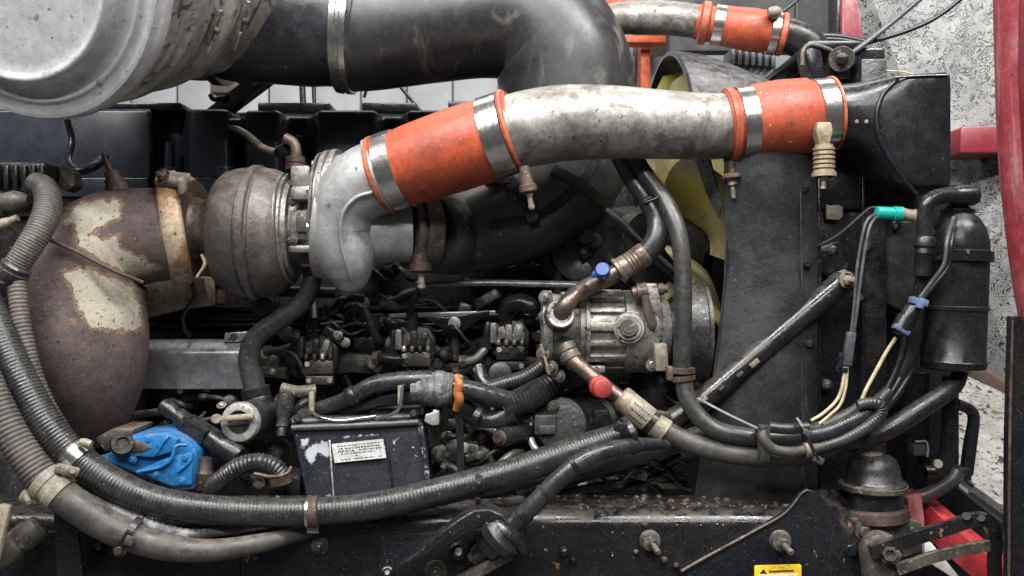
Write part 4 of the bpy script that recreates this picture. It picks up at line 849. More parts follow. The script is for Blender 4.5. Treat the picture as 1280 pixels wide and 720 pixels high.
pr = MB()
for row in range(3):
    q = .36
    while q < .88:
        ln = rnd.uniform(.02, .06); an = (-.35, .15, .65)[row]
        nn_ = (up_ * math.cos(an) + sd * math.sin(an)); tt_ = (sd * math.cos(an) - up_ * math.sin(an))
        c_ = A_ + (B_ - A_) * (q + ln / 2) + nn_ * (R(16.2, -.04) + .0002)
        pr.slab([c_ - dv * ln * .022 - tt_ * .0011, c_ + dv * ln * .022 - tt_ * .0011, c_ + dv * ln * .022 + tt_ * .0011, c_ - dv * ln * .022 + tt_ * .0011], .0004, 0, nn_); q += ln + .03
t.add('printed_marks', pr, 'ink', fr)
t.add('collar', MB().lp((811, 525, -.045), (819, 531, -.047), [(0, 15), (1, 15)], 28), 'rubber')
t.add('band', MB().lp((818, 530, -.047), (832, 540, -.05), [(0, 14.5), (.03, 16), (.97, 16), (1, 14)], 28), 'tan_plastic')
t.add('clip', MB().box(P(826, 517, -.05), (.028, .008, .008), (0, .2, 0), .002), 'dirty_metal')
t.add('hose', MB().tube([(824, 534, -.048, 13), (850, 548, -.055, 13), (890, 562, -.065, 13), (940, 570, -.075, 13), (1000, 570, -.08, 12.5), (1050, 556, -.08, 11), (1085, 540, -.07, 10)], n=28, sub=10), 'rubber_tan')

# compressor
CD = .06
t = T('air_conditioning_compressor', 'dirty aluminium air conditioning compressor with ribbed body and plug', 'compressor')
t.add('rear_plate', MB().lp((677, 412, CD), (690, 412, CD), [(0, 44), (.05, 48), (.9, 49), (1, 46)], 40), 'alu_dirty')
t.add('rear_head', MB().lp((688, 412, CD), (726, 413, CD), [(0, 46), (.1, 45), (.55, 43), (.9, 46), (1, 48)], 44), 'alu_dirty')
t.add('gasket_flange', MB().lp((722, 413, CD), (734, 413, CD), [(0, 47), (.02, 50), (.4, 50.5), (.45, 48), (.55, 48), (.6, 50.5), (.98, 50), (1, 47)], 48), 'alu_dirty')
bd = t.add('barrel', MB().lp((732, 413, CD), (780, 414, CD), [(0, 46), (1, 46)], 44), 'alu_dirty')
for k in range(9):
    an = math.radians(-64 + k * 24); rr_ = R(47, CD)
    c_ = P(755, 413, CD) + Vector((0, -math.cos(an) * rr_, math.sin(an) * rr_))
    t.add('rib', MB().box(c_, (R(44, CD), R(9, CD), R(11 if k % 2 else 7, CD)), (-an, 0, 0), .0025), 'alu_dirty', bd)
t.add('front_housing', MB().lp((776, 414, CD), (836, 415, CD), [(0, 48), (.03, 51), (.30, 52), (.34, 51), (.62, 52), (.70, 50), (.86, 44), (1, 36)], 48), 'alu_dirty')
pg = t.add('plug_boss', MB().lp((787, 411, .012), (786, 410, -.016), [(0, 22), (.55, 20), (.62, 19), (.8, 19), (.82, 15.5), (1, 15)], 36), 'alu_dirty')
t.add('plug', MB().lp((786, 410, -.016), (786, 410, -.022), [(0, 11.5), (.7, 11.5), (1, 10)], 28).lp((786, 410, -.020), (786, 410, -.0235), [(0, 7), (1, 6.6)], 22), 'dirty_metal', pg)
t.add('mount_lug', MB().prism([(804, 354), (822, 354), (828, 384), (832, 420), (832, 440), (820, 442), (812, 400)], .0, .06, .004), 'alu_dirty')
br = t.add('mount_bracket', MB().prism([(798, 356), (808, 352), (814, 380), (822, 404), (820, 412), (813, 412), (806, 392)], -.012, .004, .003), 'rust_steel')
t.add('mount_bolt', MB().lp((790, 366, .0), (808, 364, .0), [(0, 7), (.3, 8), (.34, 11), (1, 11)], 20).lp((822, 362, .02), (834, 361, .02), [(0, 8), (.6, 8), (.64, 5.5), (1, 5.5)], 18), 'rust_steel', br)
t.add('lower_connector', MB().box(P(825, 446, -.005), (R(16, 0), .03, R(34, 0)), (0, -.07, 0), .003), 'tan_plastic')
bolt(t, 'connector_bolt', 815, 456, .01, 5, 'zinc')
for (x, y, r_) in ((682, 372, 6), (680, 396, 5), (679, 442, 6), (690, 460, 6), (700, 470, 5)): t.add('head_bolt', MB().hexbolt(P(x, y, .012), Vector((-.6, -1, 0)), R(r_, .01), True), 'alu_dirty')
t.add('gasket_edge', MB().bar(P(676, 430, .01), P(687, 468, .01), .004, .012, .0005), 'tan_spring')
t.add('suction_port', MB().lp((696, 400, .05), (701, 392, -.024), [(0, 20), (.7, 19.5), (.8, 19), (1, 18.5), (1, 14.5), (.9, 13)], 36), 'rubber_grey')
t.add('port_ring', MB().lp((700.5, 393, -.020), (701, 392, -.026), [(0, 16.5), (.3, 18), (.8, 18), (1, 16.5), (.9, 13.5), (.2, 13)], 32), 'alu_dirty')
t.add('discharge_port', MB().lp((702, 432, .05), (704, 434, .005), [(0, 17), (.6, 15), (1, 14)], 28), 'rubber_grey')
for (x, y, w, h_) in ((712, 372, 20, 14), (748, 368, 24, 10), (716, 452, 14, 22), (742, 462, 30, 9)): t.add('casting_lug', MB().bp(x - w / 2, y - h_ / 2, x + w / 2, y + h_ / 2, .008, .06, .003), 'alu_dirty')
cl = t.add('clutch', MB().lp((832, 415, CD), (846, 415, CD), [(0, 38), (.5, 44), (1, 46)], 44), 'block_dark')
t.add('pulley', MB().lp((846, 415, CD), (880, 415, CD), [(0, 40), (.04, 56), (.12, 61), (.40, 62), (.8, 62), (.84, 63.5), (.96, 63.5), (1, 56)], 64), 'block_mid')
for k in range(3):
    an = 2 * math.pi * k / 3 + .5; t.add('pulley_bolt', MB().hexbolt(P(880, 415, CD) + Vector((0, math.cos(an) * .05, math.sin(an) * .05)), Vector((1, 0, 0)), .005, True), 'zinc')
one('drive_belt', MB().strap([(856, 352, .10), (815, 318, .13), (770, 275, .16), (740, 250, .18)], 12, 10), 'rubber', 'ribbed drive belt slanting up from the compressor pulley', 'belt')
t = T('idler_wheel', 'black idler wheel hub with a pale round cap below the duct', 'wheel')
t.add('wheel', MB().lp((735, 312, .30), (735, 310, .22), [(0, 62), (.6, 62), (.65, 50), (1, 46)], 48), 'block_dark')
t.add('cap', MB().lp((733, 296, .22), (733, 296, .20), [(0, 10.5), (.8, 10.5), (1, 9)], 28), 'grey_plastic')
t.add('stud', MB().lp((733, 311, .22), (733, 311, .20), [(0, 6), (1, 4)], 16), 'black_plastic')
t = T('fan_pulley', 'matt black fan pulley behind the two hoses', 'pulley')
t.add('pulley', MB().lp((770, 320, .32), (812, 315, .26), [(0, 52), (.3, 60), (.6, 60), (1, 50)], 48), 'block_dark')
for (x, lab) in ((698, 'left of the twin black upright pipes below the intake elbow'), (716, 'right of the twin black upright pipes below the intake elbow')):
    one('water_pipe', MB().tube([(x + 6, 310, .24, 8), (x, 345, .24, 8), (x - 2, 400, .24, 8)], n=18), 'rubber', lab, 'pipe', 'twin water pipes')
one('grey_fuel_pipe', MB().tube([(520, 356, .19, 4), (600, 354, .19, 4.4), (660, 355, .19, 4.6), (745, 357, .18, 4.8)], n=16), 'grey_sheet', 'long grey metal pipe running left from behind the compressor', 'pipe')
one('flat_strap', MB().bar(P(758, 262, .14), P(846, 340, .10), .012, .006, .001), 'grey_plastic', 'flat dark strap crossing down behind the coolant hose', 'strap')

# ================================================================== MIDDLE: SHIELD, VALVE BLOCKS, HARNESS
t = T('heat_shield', 'shiny folded grey sheet metal shield right of the exhaust elbow', 'shield')
sh = MB(); prof = [(424, .175), (428, .165), (436, .150), (440, .1455), (444, .145), (450, .147), (470, .152), (486, .155)]
xs = [(120, 318)] * 3 + [(120, 316)] * 4 + [(120, 303)]
for off in (0, .004):
    for (y, d_), (xa, xb) in zip(prof, xs):
        for j in range(7): sh.v.append(P(xa + (xb - xa) * j / 6, y, d_ + off))
N_ = len(prof) * 7
for i in range(len(prof) - 1):
    for j in range(6):
        q = (i * 7 + j, i * 7 + j + 1, (i + 1) * 7 + j + 1, (i + 1) * 7 + j); sh.f.append(q); sh.f.append(tuple(N_ + z for z in q[::-1]))
for i in range(len(prof) - 1):
    for j in (0, 6): sh.f.append((i * 7 + j, (i + 1) * 7 + j, N_ + (i + 1) * 7 + j, N_ + i * 7 + j))
for j in range(6):
    for i in (0, len(prof) - 1): sh.f.append((i * 7 + j, i * 7 + j + 1, N_ + i * 7 + j + 1, N_ + i * 7 + j))
t.add('shield', sh, 'grey_sheet', sharp=60)
tb = t.add('tab', MB().prism([(281, 416), (312, 414), (312, 427), (279, 428)], .160, .170, .0015), 'grey_sheet')
t.add('tab_hole', MB().lp((292, 421, .16), (292, 421, .156), [(0, 4.5), (1, 4)], 16), 'ink', tb)
t.add('tab_bolt', MB().hexbolt(P(286, 421, .158), TOW, R(2.4, .15), False), 'zinc', tb)
t = T('ground_strap', 'short black strap with two bright screws under the heat shield', 'strap')
t.add('strap', MB().tube([(227, 488, .17, 2.2), (258, 486, .17, 2.2)], n=10), 'black_plastic')
for (x, y) in ((225, 488), (258, 486)): bolt(t, 'screw', x, y, .168, 2.6, 'bare_bright')
one('sensor_lead', MB().tube([(238, 348, .12, 2.8), (243, 370, .13, 2.8), (230, 392, .15, 2.8), (231, 410, .16, 2.8), (238, 420, .17, 2.6)], n=12), 'rubber', 'thin black lead hanging under the exhaust clamp', 'wire')
one('pale_tie_end', MB().tube([(252, 318, .03, 2), (256, 330, .03, 2.4), (246, 346, .03, 1.4)], n=10), 'cream_wire', 'pale bent tie end between clamp and turbine', 'cable tie')

# cast rail that carries the injector valve blocks
t = T('injector_rail', 'dirty dark cast rail carrying the three injector valve blocks', 'rail')
t.add('rail', MB().prism([(370, 448), (420, 440), (480, 446), (560, 452), (660, 446), (700, 452), (700, 462), (640, 468), (560, 464), (520, 472), (440, 466), (370, 472)], .20, .30, .004), 'block_mid')
for (x, y, w) in ((455, 452, 30), (585, 440, 30), (690, 440, 20)): t.add('cast_web', MB().bp(x - w / 2, 420, x + w / 2, 455, .23, .30, .006), 'block_dark')
for (x, y) in ((453, 453), (545, 455), (610, 452)): bolt(t, 'bolt', x, y, .20, 5, 'dirty_metal')
bk = t.add('bracket_plate', MB().prism([(528, 396), (560, 396), (612, 387), (612, 392), (592, 404), (578, 416), (560, 416), (548, 408)], .17, .185, .002), 'black_paint')
bolt(t, 'bracket_bolt', 568, 404, .168, 5, 'bare_bright', under=bk)
t.add('bracket_post', MB().lp((568, 414, .20), (569, 450, .20), [(0, 6), (1, 6.5)], 16), 'block_mid', bk)
t.add('bright_rail', MB().bp(486, 390, 620, 396, .180, .20, .002, (0, -.03, 0)), 'grey_sheet')
def valve(x, y, rows, label, m='valve_bronze', d=.16):
    t = T('valve_block', label, 'valve', 'injector valve blocks')
    t.add('body', MB().prism([(x - 24, y - 12), (x - 16, y - 26), (x - 6, y - 22), (x + 2, y - 30), (x + 16, y - 28), (x + 24, y - 14), (x + 22, y + 14), (x - 22, y + 14)], d + .012, d + .07, .003), 'block_mid')
    t.add('clamp_fork', MB().prism([(x - 17, y - 3), (x - 16, y - 20), (x - 8, y - 23), (x - 5, y - 12), (x + 3, y - 12), (x + 6, y - 24), (x + 13, y - 26), (x + 18, y - 12), (x + 17, y - 3), (x + 8, y - 7), (x, y - 3), (x - 8, y - 7)], d + .002, d + .014, .002), 'alu_dirty' if 'rightmost' in label else 'dirty_metal')
    pl = t.add('plate', MB().bp(x - 18, y + 2, x + 18, y + 20, d, d + .02, .002), m)
    for sx in (-14, 14): t.add('screw', MB().hexbolt(P(x + sx, y + 7 + (0 if sx < 0 else -1.5), d), TOW, R(2.3, d), False).lp((x + sx, y + 7 + (0 if sx < 0 else -1.5), d), (x + sx, y + 7, d - .0035), [(0, 3.6), (1, 3.4)], 14), 'bare_bright', pl)
    if rows > 1:
        p2 = t.add('lower_plate', MB().bp(x - 16, y + 22, x + 18, y + 33, d, d + .02, .002), m)
        for sx in (-12, 14): t.add('screw', MB().lp((x + sx, y + 28, d), (x + sx, y + 28, d - .004), [(0, 3.6), (.6, 3.6), (1, 2.2)], 14), 'bare_bright', p2)
    for k in range(4): t.add('terminal', MB().lp((x - 15 + k * 10, y + 1, d - .002), (x - 15 + k * 10, y - 6, d - .002), [(0, 3.6), (.8, 3.6), (1, 2.4)], 12), rnd.choice(['valve_bronze', 'block_dark', 'zinc']))
    for (dx, h_, lean) in ((-21, 26, 0), (-2, 22, 0), (10, 20, .3)): t.add('finger', MB().box(P(x + dx, y - 14, d + .01), (R(9, d), .024, R(h_, d)), (0, lean, 0), .003), rnd.choice(['block_mid', 'alu_dirty', 'alu_dirty']))
    t.add('socket', MB().lp((x - 6, y - 22, d + .02), (x - 5, y - 48, d + .02), [(0, 10), (.5, 10), (.55, 8), (1, 7.5)], 20), 'black_plastic')
    t.add('side_post', MB().lp((x - 30, y + 6, d + .02), (x - 28, y - 28, d + .02), [(0, 12), (.3, 12), (.35, 8), (.4, 6), (.9, 5.5), (1, 4)], 20), 'black_plastic')
    return t
valve(398, 448, 2, 'leftmost bronze injector valve block, beside the drain hose')
valve(520, 438, 1, 'middle injector valve block below the inlet clamp bolt')
valve(638, 430, 2, 'rightmost injector valve block beside the compressor', 'block_dark')
one('injector_lead', MB().tube([(523, 362, .12, 3.4), (517, 374, .14, 3.6), (514, 390, .17, 3.8), (514, 402, .18, 4.2)], n=14), 'rubber', 'black lead rising from the middle valve block', 'cable')
one('injector_lead', MB().tube([(393, 402, .18, 6), (392, 380, .22, 6), (392, 360, .26, 6)], n=14), 'rubber', 'short black lead above the leftmost valve block', 'cable')
t = T('rubber_boot', 'bulging black rubber boot above the rightmost valve block', 'boot')
t.add('boot', MB().tube([(628, 400, .17, 6), (634, 384, .17, 10), (650, 378, .165, 11), (664, 384, .16, 11), (668, 394, .16, 6)], n=20), 'black_plastic')

# harness with orange clip
t = T('wiring_harness', 'tape wrapped wiring harness branching above the control box', 'harness')
t.add('upper_branch', MB().tube([(396, 512, .04, 9), (420, 505, .03, 10), (440, 496, .02, 10.5), (466, 482, .015, 11), (500, 476, .01, 11.5), (540, 475, .01, 12)], n=24, jitter=.05), 'tape')
t.add('lower_branch', MB().tube([(420, 520, .05, 9), (448, 508, .04, 10), (480, 498, .03, 10.5), (520, 494, .02, 12), (545, 490, .02, 14)], n=24, jitter=.05), 'tape')
t.add('dusty_wrap', MB().tube([(515, 487, .015, 18), (530, 486, .015, 21), (550, 486, .015, 22), (566, 487, .015, 20)], n=28, jitter=.12), 'tape_dusty')
t.add('right_branch', MB().tube([(562, 484, .02, 13), (590, 489, .03, 13), (615, 496, .04, 13), (640, 503, .05, 13)], n=24, jitter=.04), 'tape')
t.add('bottom_branch', MB().tube([(560, 490, .03, 12), (578, 508, .04, 12), (592, 520, .05, 12), (616, 526, .05, 13), (640, 514, .055, 15)], n=24, jitter=.05), 'tape')
t.add('wound_tape', MB().tube([(628, 512, .05, 15), (650, 502, .055, 17), (670, 492, .06, 17), (690, 480, .07, 15), (706, 466, .09, 13)], n=28, sub=14, ripple=(.006, .05)), 'tape')
for (x, y, r_, dx, dy) in ((436, 498, 12.5, 10, -6), (470, 482, 12.8, 8, -3), (592, 520, 14, 8, 4)): t.add('tape_turn', MB().lp((x, y, .02), (x + dx, y + dy, .018), [(0, r_ - 1), (.1, r_), (.9, r_), (1, r_ - 1)], 24), 'black_plastic')
one('harness_clip', MB().tube([(570, 470, -.012, 4.4), (574, 480, -.02, 5.4), (572, 490, -.02, 6), (574, 500, -.02, 6), (570, 512, -.012, 4.6)], n=18), 'orange_clip', 'rusty orange clip gripping the taped harness', 'clip')
one('hanger_strap', MB().strap([(572, 512, -.005), (575, 545, -.005), (576, 592, -.01)], 9, 3, hint=Vector((0, 1, 0))), 'black_paint', 'flat black strap hanging below the orange clip', 'strap')
one('upper_conduit', MB().tube([(604, 487, .08, 9), (630, 480, .08, 9.5), (660, 470, .08, 10), (690, 448, .08, 9)], n=20, sub=12, ripple=(.005, .03)), 'loom', 'black ribbed conduit above the wound harness tape', 'hose')
one('return_pipe', MB().tube([(620, 492, .09, 5), (650, 484, .09, 5.2), (680, 470, .09, 5.2), (700, 458, .09, 5)], n=16), 'rubber_grey', 'plain dark pipe just under the ribbed conduit', 'hose')
t = T('elbow_connector', 'small black elbow connector left of the ribbed conduit', 'connector')
t.add('elbow', MB().tube([(598, 458, .10, 8), (602, 474, .09, 9), (612, 486, .08, 9)], n=20), 'black_plastic')
t.add('nut', MB().lp((596, 460, .10), (600, 468, .097), [(0, 10), (1, 10)], 6), 'black_plastic')
t = T('pale_lock_tab', 'small cream lock tab at the right end of the control box', 'clip')
t.add('tab', MB().prism([(532, 518), (540, 516), (542, 512), (549, 514), (549, 531), (540, 532), (530, 527)], .0, .015, .0015), 'bare_bright')

# control box
t = T('control_module', 'black control box with chipped silver paint and a printed label', 'control box')
q0 = [(366, 532), (525, 527), (534, 606), (388, 640)]
bx = MB(); bm = bmesh.new(); bmesh.ops.create_grid(bm, x_segments=40, y_segments=24, size=.5)
for v in bm.verts:
    f, g = v.co.x + .5, .5 - v.co.y
    xa = q0[0][0] + (q0[1][0] - q0[0][0]) * f; ya = q0[0][1] + (q0[1][1] - q0[0][1]) * f
    xb = q0[3][0] + (q0[2][0] - q0[3][0]) * f; yb = q0[3][1] + (q0[2][1] - q0[3][1]) * f
    v.co = P(xa + (xb - xa) * g, ya + (yb - ya) * g, .0 - .012 * g + .0)
fr_ = bx.bm(bm)
e = t.add('front_cover', fr_, 'box_paint')
patches(e, [[(372, 548), (388, 546), (386, 556), (394, 552), (402, 548), (413, 550), (420, 580), (398, 570), (394, 582), (386, 582), (376, 566)], [(487, 548), (502, 541), (512, 540), (505, 546), (498, 552), (494, 560), (489, 556)], [(414, 545), (480, 540), (480, 545), (415, 551)]], 1.2)
t.add('case', MB().prism([(364, 531), (527, 526), (537, 607), (386, 644)], .004, .07, .003), 'black_paint')
t.add('top_rim', MB().tube([(365, 535, -.002, 4), (440, 532, -.003, 4.4), (523, 528, -.003, 4)], n=14), 'grey_plastic')
t.add('top_rim', MB().tube([(366, 528, .012, 4), (440, 524, .012, 4), (522, 521, .012, 4)], n=14), 'grey_plastic')
t.add('side_rim', MB().tube([(525, 529, -.003, 3.4), (530, 560, -.006, 3.4), (536, 608, -.014, 3.4)], n=12), 'box_paint')
t.add('lid', MB().slab([P(362, 530, .012), P(524, 523, .012), P(528, 506, .09), P(384, 508, .09)], .006), 'black_paint_chipped')
for (x0, y0, x1, y1, m_) in ((412, 550, 418, 632, 'bare_bright'), (484, 548, 491, 612, 'black_paint')):
    t.add('cover_ridge', MB().bar(P(x0, y0, -.003), P(x1, y1, -.0145), .0022, .003, .0005), m_)
for (x, y) in ((372, 524), (517, 518), (445, 528)): t.add('rim_screw', MB().lp((x, y, .006), (x, y - 1, -.004), [(0, 5), (.8, 5), (1, 3)], 16), 'black_plastic' if x != 445 else 'rust_steel')
lc = lambda f, g, o=.0: P(414.5 + (479 - 414.5) * f + 4 * g, 555 - 6.5 * f + 23.5 * g, -.0062 - .0036 * g - o)
lb = t.add('label', MB().slab([lc(0, 0, .001), lc(1, 0, .001), lc(1, 1, .001), lc(0, 1, .001)], .0006, 0, TOW), 'label_silver')
ink = MB()
for row, g in enumerate((.16, .30, .44, .58, .72, .88)):
    f = .10 + (.02 * (row % 2))
    while f < .92:
        ln = rnd.uniform(.010, .045)
        if rnd.random() < (.9, .95, .95, .7, .4, .9)[row]:
            hh = .032 if row in (1, 2) else .024
            ink.slab([lc(f, g - hh, .0019), lc(f + ln, g - hh, .0019), lc(f + ln, g + hh, .0019), lc(f, g + hh, .0019)], .0002, 0, TOW)
        f += ln + rnd.uniform(.008, .028)
t.add('label_print', ink, 'ink', lb)
t.add('bracket_wire', MB().tube([(388, 514, .02, 2), (402, 522, .0, 2.2), (424, 526, -.006, 2.2), (450, 523, -.006, 2.2), (470, 520, .0, 2)], n=10).tube([(470, 524, .0, 2), (490, 518, -.01, 2.2), (500, 508, -.01, 2.4), (503, 484, -.006, 2.4)], n=10), 'stainless')
t.add('bracket_tab', MB().bp(386, 490, 392, 518, .02, .03, .001), 'tan_plastic')
t.add('bracket_tab', MB().bp(497, 482, 503, 506, -.008, .0, .001), 'tan_plastic')

# items left of the box
t = T('oil_filler_cap', 'silver round filler cap with a flat grey lever handle', 'cap')
t.add('neck', MB().lp((332, 520, .10), (300, 528, .03), [(0, 20), (.3, 24), (.7, 25), (1, 23)], 36), 'rubber')
t.add('ring', MB().lp((304, 527, .034), (298, 528, .018), [(0, 22), (.2, 25), (.6, 25.5), (.9, 24), (1, 20), (1, 15), (.6, 14)], 40), 'bare_bright')
t.add('dark_core', MB().lp((301, 528, .03), (299, 528, .022), [(0, 18), (1, 17)], 28), 'block_dark')
t.add('lever', MB().bar(P(268, 524, .008), P(318, 520, .008), R(9, 0), .008, .003), 'tan_plastic')
t.add('lever_tip', MB().lp((271, 524, .012), (270, 524, .0), [(0, 6.5), (.8, 6.5), (1, 5)], 18), 'tan_plastic')
t = T('angle_sensor', 'black cable plug lying at a slant above the blue lid', 'sensor')
t.add('plug', MB().lp((204, 506, .06), (236, 530, .04), [(0, 8), (.05, 10), (.35, 10), (.4, 8.5), (.6, 8.5), (.65, 11), (1, 11)], 24), 'rubber')
t.add('housing', MB().bar(P(232, 527, .045), P(262, 546, .03), R(24, 0), R(20, 0), .003), 'black_plastic')
t.add('barrel', MB().lp((258, 544, .04), (300, 572, .02), [(0, 14), (.3, 15), (.9, 15), (1, 12)], 28), 'black_plastic')
one('push_rod', MB().tube([(150, 520, .10, 4.5), (180, 517, .10, 4.5), (205, 514, .09, 5)], n=14), 'block_mid', 'dark rod running left from the slanting plug', 'rod')
one('thin_conduit', MB().tube([(240, 528, .10, 3), (275, 522, .10, 3), (320, 520, .10, 3)], n=12), 'rubber', 'thin black tube behind the silver filler cap', 'hose')
bolt_t = T('head_stud', 'small bright stud above the silver filler cap', 'bolt'); bolt(bolt_t, 'stud', 277, 507, .12, 4, 'zinc', Vector((0, -.6, 1)))
t = T('brown_sender', 'brown tapered sender beside the blue lid', 'sensor')
t.add('body', MB().lp((252, 612, .02), (257, 572, .02), [(0, 9), (.1, 12), (.55, 12), (.6, 10), (1, 8)], 20), 'rust_steel')
t = T('small_fitting', 'grimy upright pipe fitting left of the control box', 'fitting')
t.add('pipe', MB().lp((352, 545, .03), (358, 494, .05), [(0, 6), (.2, 6), (.22, 8), (.45, 8), (.5, 10), (1, 11)], 20), 'block_mid')
t.add('side_pipe', MB().tube([(352, 486, .06, 8), (372, 490, .06, 8), (394, 488, .07, 8)], n=16), 'dirty_metal')

# blue lid
t = T('blue_filter_head', 'bright blue painted casting with worn edges behind the big loom', 'casting')
out = [(122, 571), (150, 562), (160, 545), (205, 540), (226, 548), (240, 556), (246, 566), (242, 612), (222, 614), (180, 596), (140, 580)]
t.add('casting', MB().prism(out, .0, .09, .004, 2), 'blue_paint')
t.add('upper_step', MB().prism([(158, 547), (205, 541), (222, 550), (214, 566), (190, 572), (164, 570), (150, 562)], -.012, .01, .0025, 2), 'blue_paint')
t.add('lower_step', MB().prism([(172, 588), (216, 570), (240, 566), (240, 606), (214, 608), (190, 598)], -.010, .01, .0025, 2), 'blue_paint')
t.add('ridge', MB().tube([(172, 590, -.012, 2.4), (200, 584, -.013, 2.4), (214, 574, -.014, 2.4), (220, 558, -.014, 2.4), (234, 556, -.010, 2.4)], n=10), 'blue_paint')
for (x, y) in ((186, 549), (232, 572), (228, 600), (196, 592), (166, 574)): bolt(t, 'cap_screw', x, y, -.010, 3.4, 'blue_paint')
t.add('cast_rib', MB().tube([(196, 566, -.014, 1.6), (205, 552, -.015, 1.6), (212, 545, -.012, 1.6)], n=8), 'blue_paint')
t.add('cast_rib', MB().tube([(222, 590, -.012, 1.8), (234, 580, -.013, 1.8), (240, 572, -.010, 1.8)], n=8), 'blue_paint')
t.add('rust_pad', MB().prism([(150, 556), (170, 550), (190, 560), (176, 566), (152, 566)], -.014, .0, .002), 'rust_steel')
t.add('plug', MB().lp((153, 556, .0), (153, 554, -.026), [(0, 15), (.6, 15), (.7, 14), (1, 13), (1, 8), (.8, 7)], 30), 'block_dark')
t.add('flange', MB().prism([(118, 548), (140, 536), (168, 536), (160, 552), (130, 566)], .005, .08, .004), 'dirty_metal')
t = T('corrugated_hose', 'short ribbed black hose arching right of the blue casting', 'hose')
t.add('hose', MB().tube([(262, 612, .02, 10), (276, 600, .0, 11), (298, 584, -.01, 11.5), (320, 578, -.01, 11.5), (340, 582, -.005, 11.5), (352, 594, .0, 11.5)], n=24, sub=14, ripple=(.0052, .06), jitter=.02), 'loom')
t.add('clip', MB().tube([(318, 592, -.024, 2.4), (340, 596, -.026, 2.4), (358, 592, -.02, 2.4), (364, 584, -.01, 2.4)], n=10).lp((350, 596, .0), (352, 605, .0), [(0, 14), (1, 14)], 24), 'rust_steel')
t = T('oil_cooler_cover', 'black bolted cover with bright studs beside the ribbed hose', 'cover')
t.add('cover', MB().bp(310, 594, 376, 640, .02, .08, .006), 'block_dark')
for (x, y) in ((324, 603), (352, 612), (345, 618)): bolt(t, 'stud', x, y, .018, 5, 'zinc' if x == 324 else 'black_plastic')

# lumps in the dark hollow right of the box
t = T('brass_plug_pipe', 'dark stub pipe with a brass plugged end below the taped harness', 'pipe')
t.add('pipe', MB().tube([(662, 540, .08, 12), (645, 542, .06, 12), (626, 547, .03, 12)], n=24), 'rubber')
t.add('plug', MB().lp((627, 547, .032), (621, 548, .020), [(0, 10), (.5, 10), (.6, 7.5), (1, 6)], 24), 'rust_steel')
t = T('fuel_pump', 'grimy dark pump with a pale grey connector below the compressor', 'pump')
t.add('body', MB().lp((745, 535, .16), (712, 538, .08), [(0, 48), (.4, 46), (.45, 40), (.8, 38), (1, 30)], 36), 'block_mid')
t.add('connector', MB().bp(668, 519, 696, 544, .05, .10, .003).bp(674, 532, 694, 543, .045, .05, .002), 'grey_plastic')
t.add('hose_elbow', MB().tube([(664, 520, .08, 4.5), (663, 545, .07, 4.5), (670, 562, .06, 4.5), (686, 572, .06, 4.5)], n=14), 'grey_sheet')
t.add('flange', MB().lp((705, 530, .07), (700, 530, .05), [(0, 34), (.9, 33), (1, 30)], 36), 'block_mid')
for (x, y) in ((692, 508), (726, 522), (738, 546)): bolt(t, 'bolt', x, y, .055, 5, 'dirty_metal')
t.add('solenoid', MB().bp(742, 512, 762, 536, .06, .12, .004), 'block_mid')
one('dark_reservoir', MB().lp((820, 460, .12), (822, 520, .12), [(0, 30), (.1, 34), (.9, 34), (1, 28)], 36), 'black_plastic', 'dark smooth reservoir below the compressor connector', 'reservoir')
one('pale_hidden_bracket', MB().bp(802, 604, 862, 611, .16, .20, .002).bp(806, 594, 836, 602, .18, .22, .002), 'tan_plastic', 'pale flat bracket glimpsed above the frame rail', 'bracket')
one('round_filter', MB().lp((850, 590, .16), (852, 560, .16), [(0, 20), (.1, 26), (.8, 28), (1, 22)], 32), 'block_dark', 'dark round filter end above the frame rail', 'filter')
one('steering_hose', MB().tube([(560, 622, -.02, 9), (620, 606, -.01, 12), (680, 592, .0, 13), (750, 580, .01, 13), (830, 560, .03, 12), (900, 530, .05, 10)], n=24), 'rubber_tan', 'plain tan grey hose running under the big ribbed loom', 'hose')
for i, (dy, lab) in enumerate(((0, 'upper'), (12, 'middle'), (24, 'lowest'))):
    one('flat_cable', MB().tube([(690, 612 + dy * .5, .03, 5), (740, 596 + dy, .04, 5.5), (790, 586 + dy, .05, 5.5), (850, 556 + dy, .06, 5)], n=14, oval=.7), 'rubber', lab + ' of three dark cables fanning out right of the loom', 'cable', 'fanning cables')

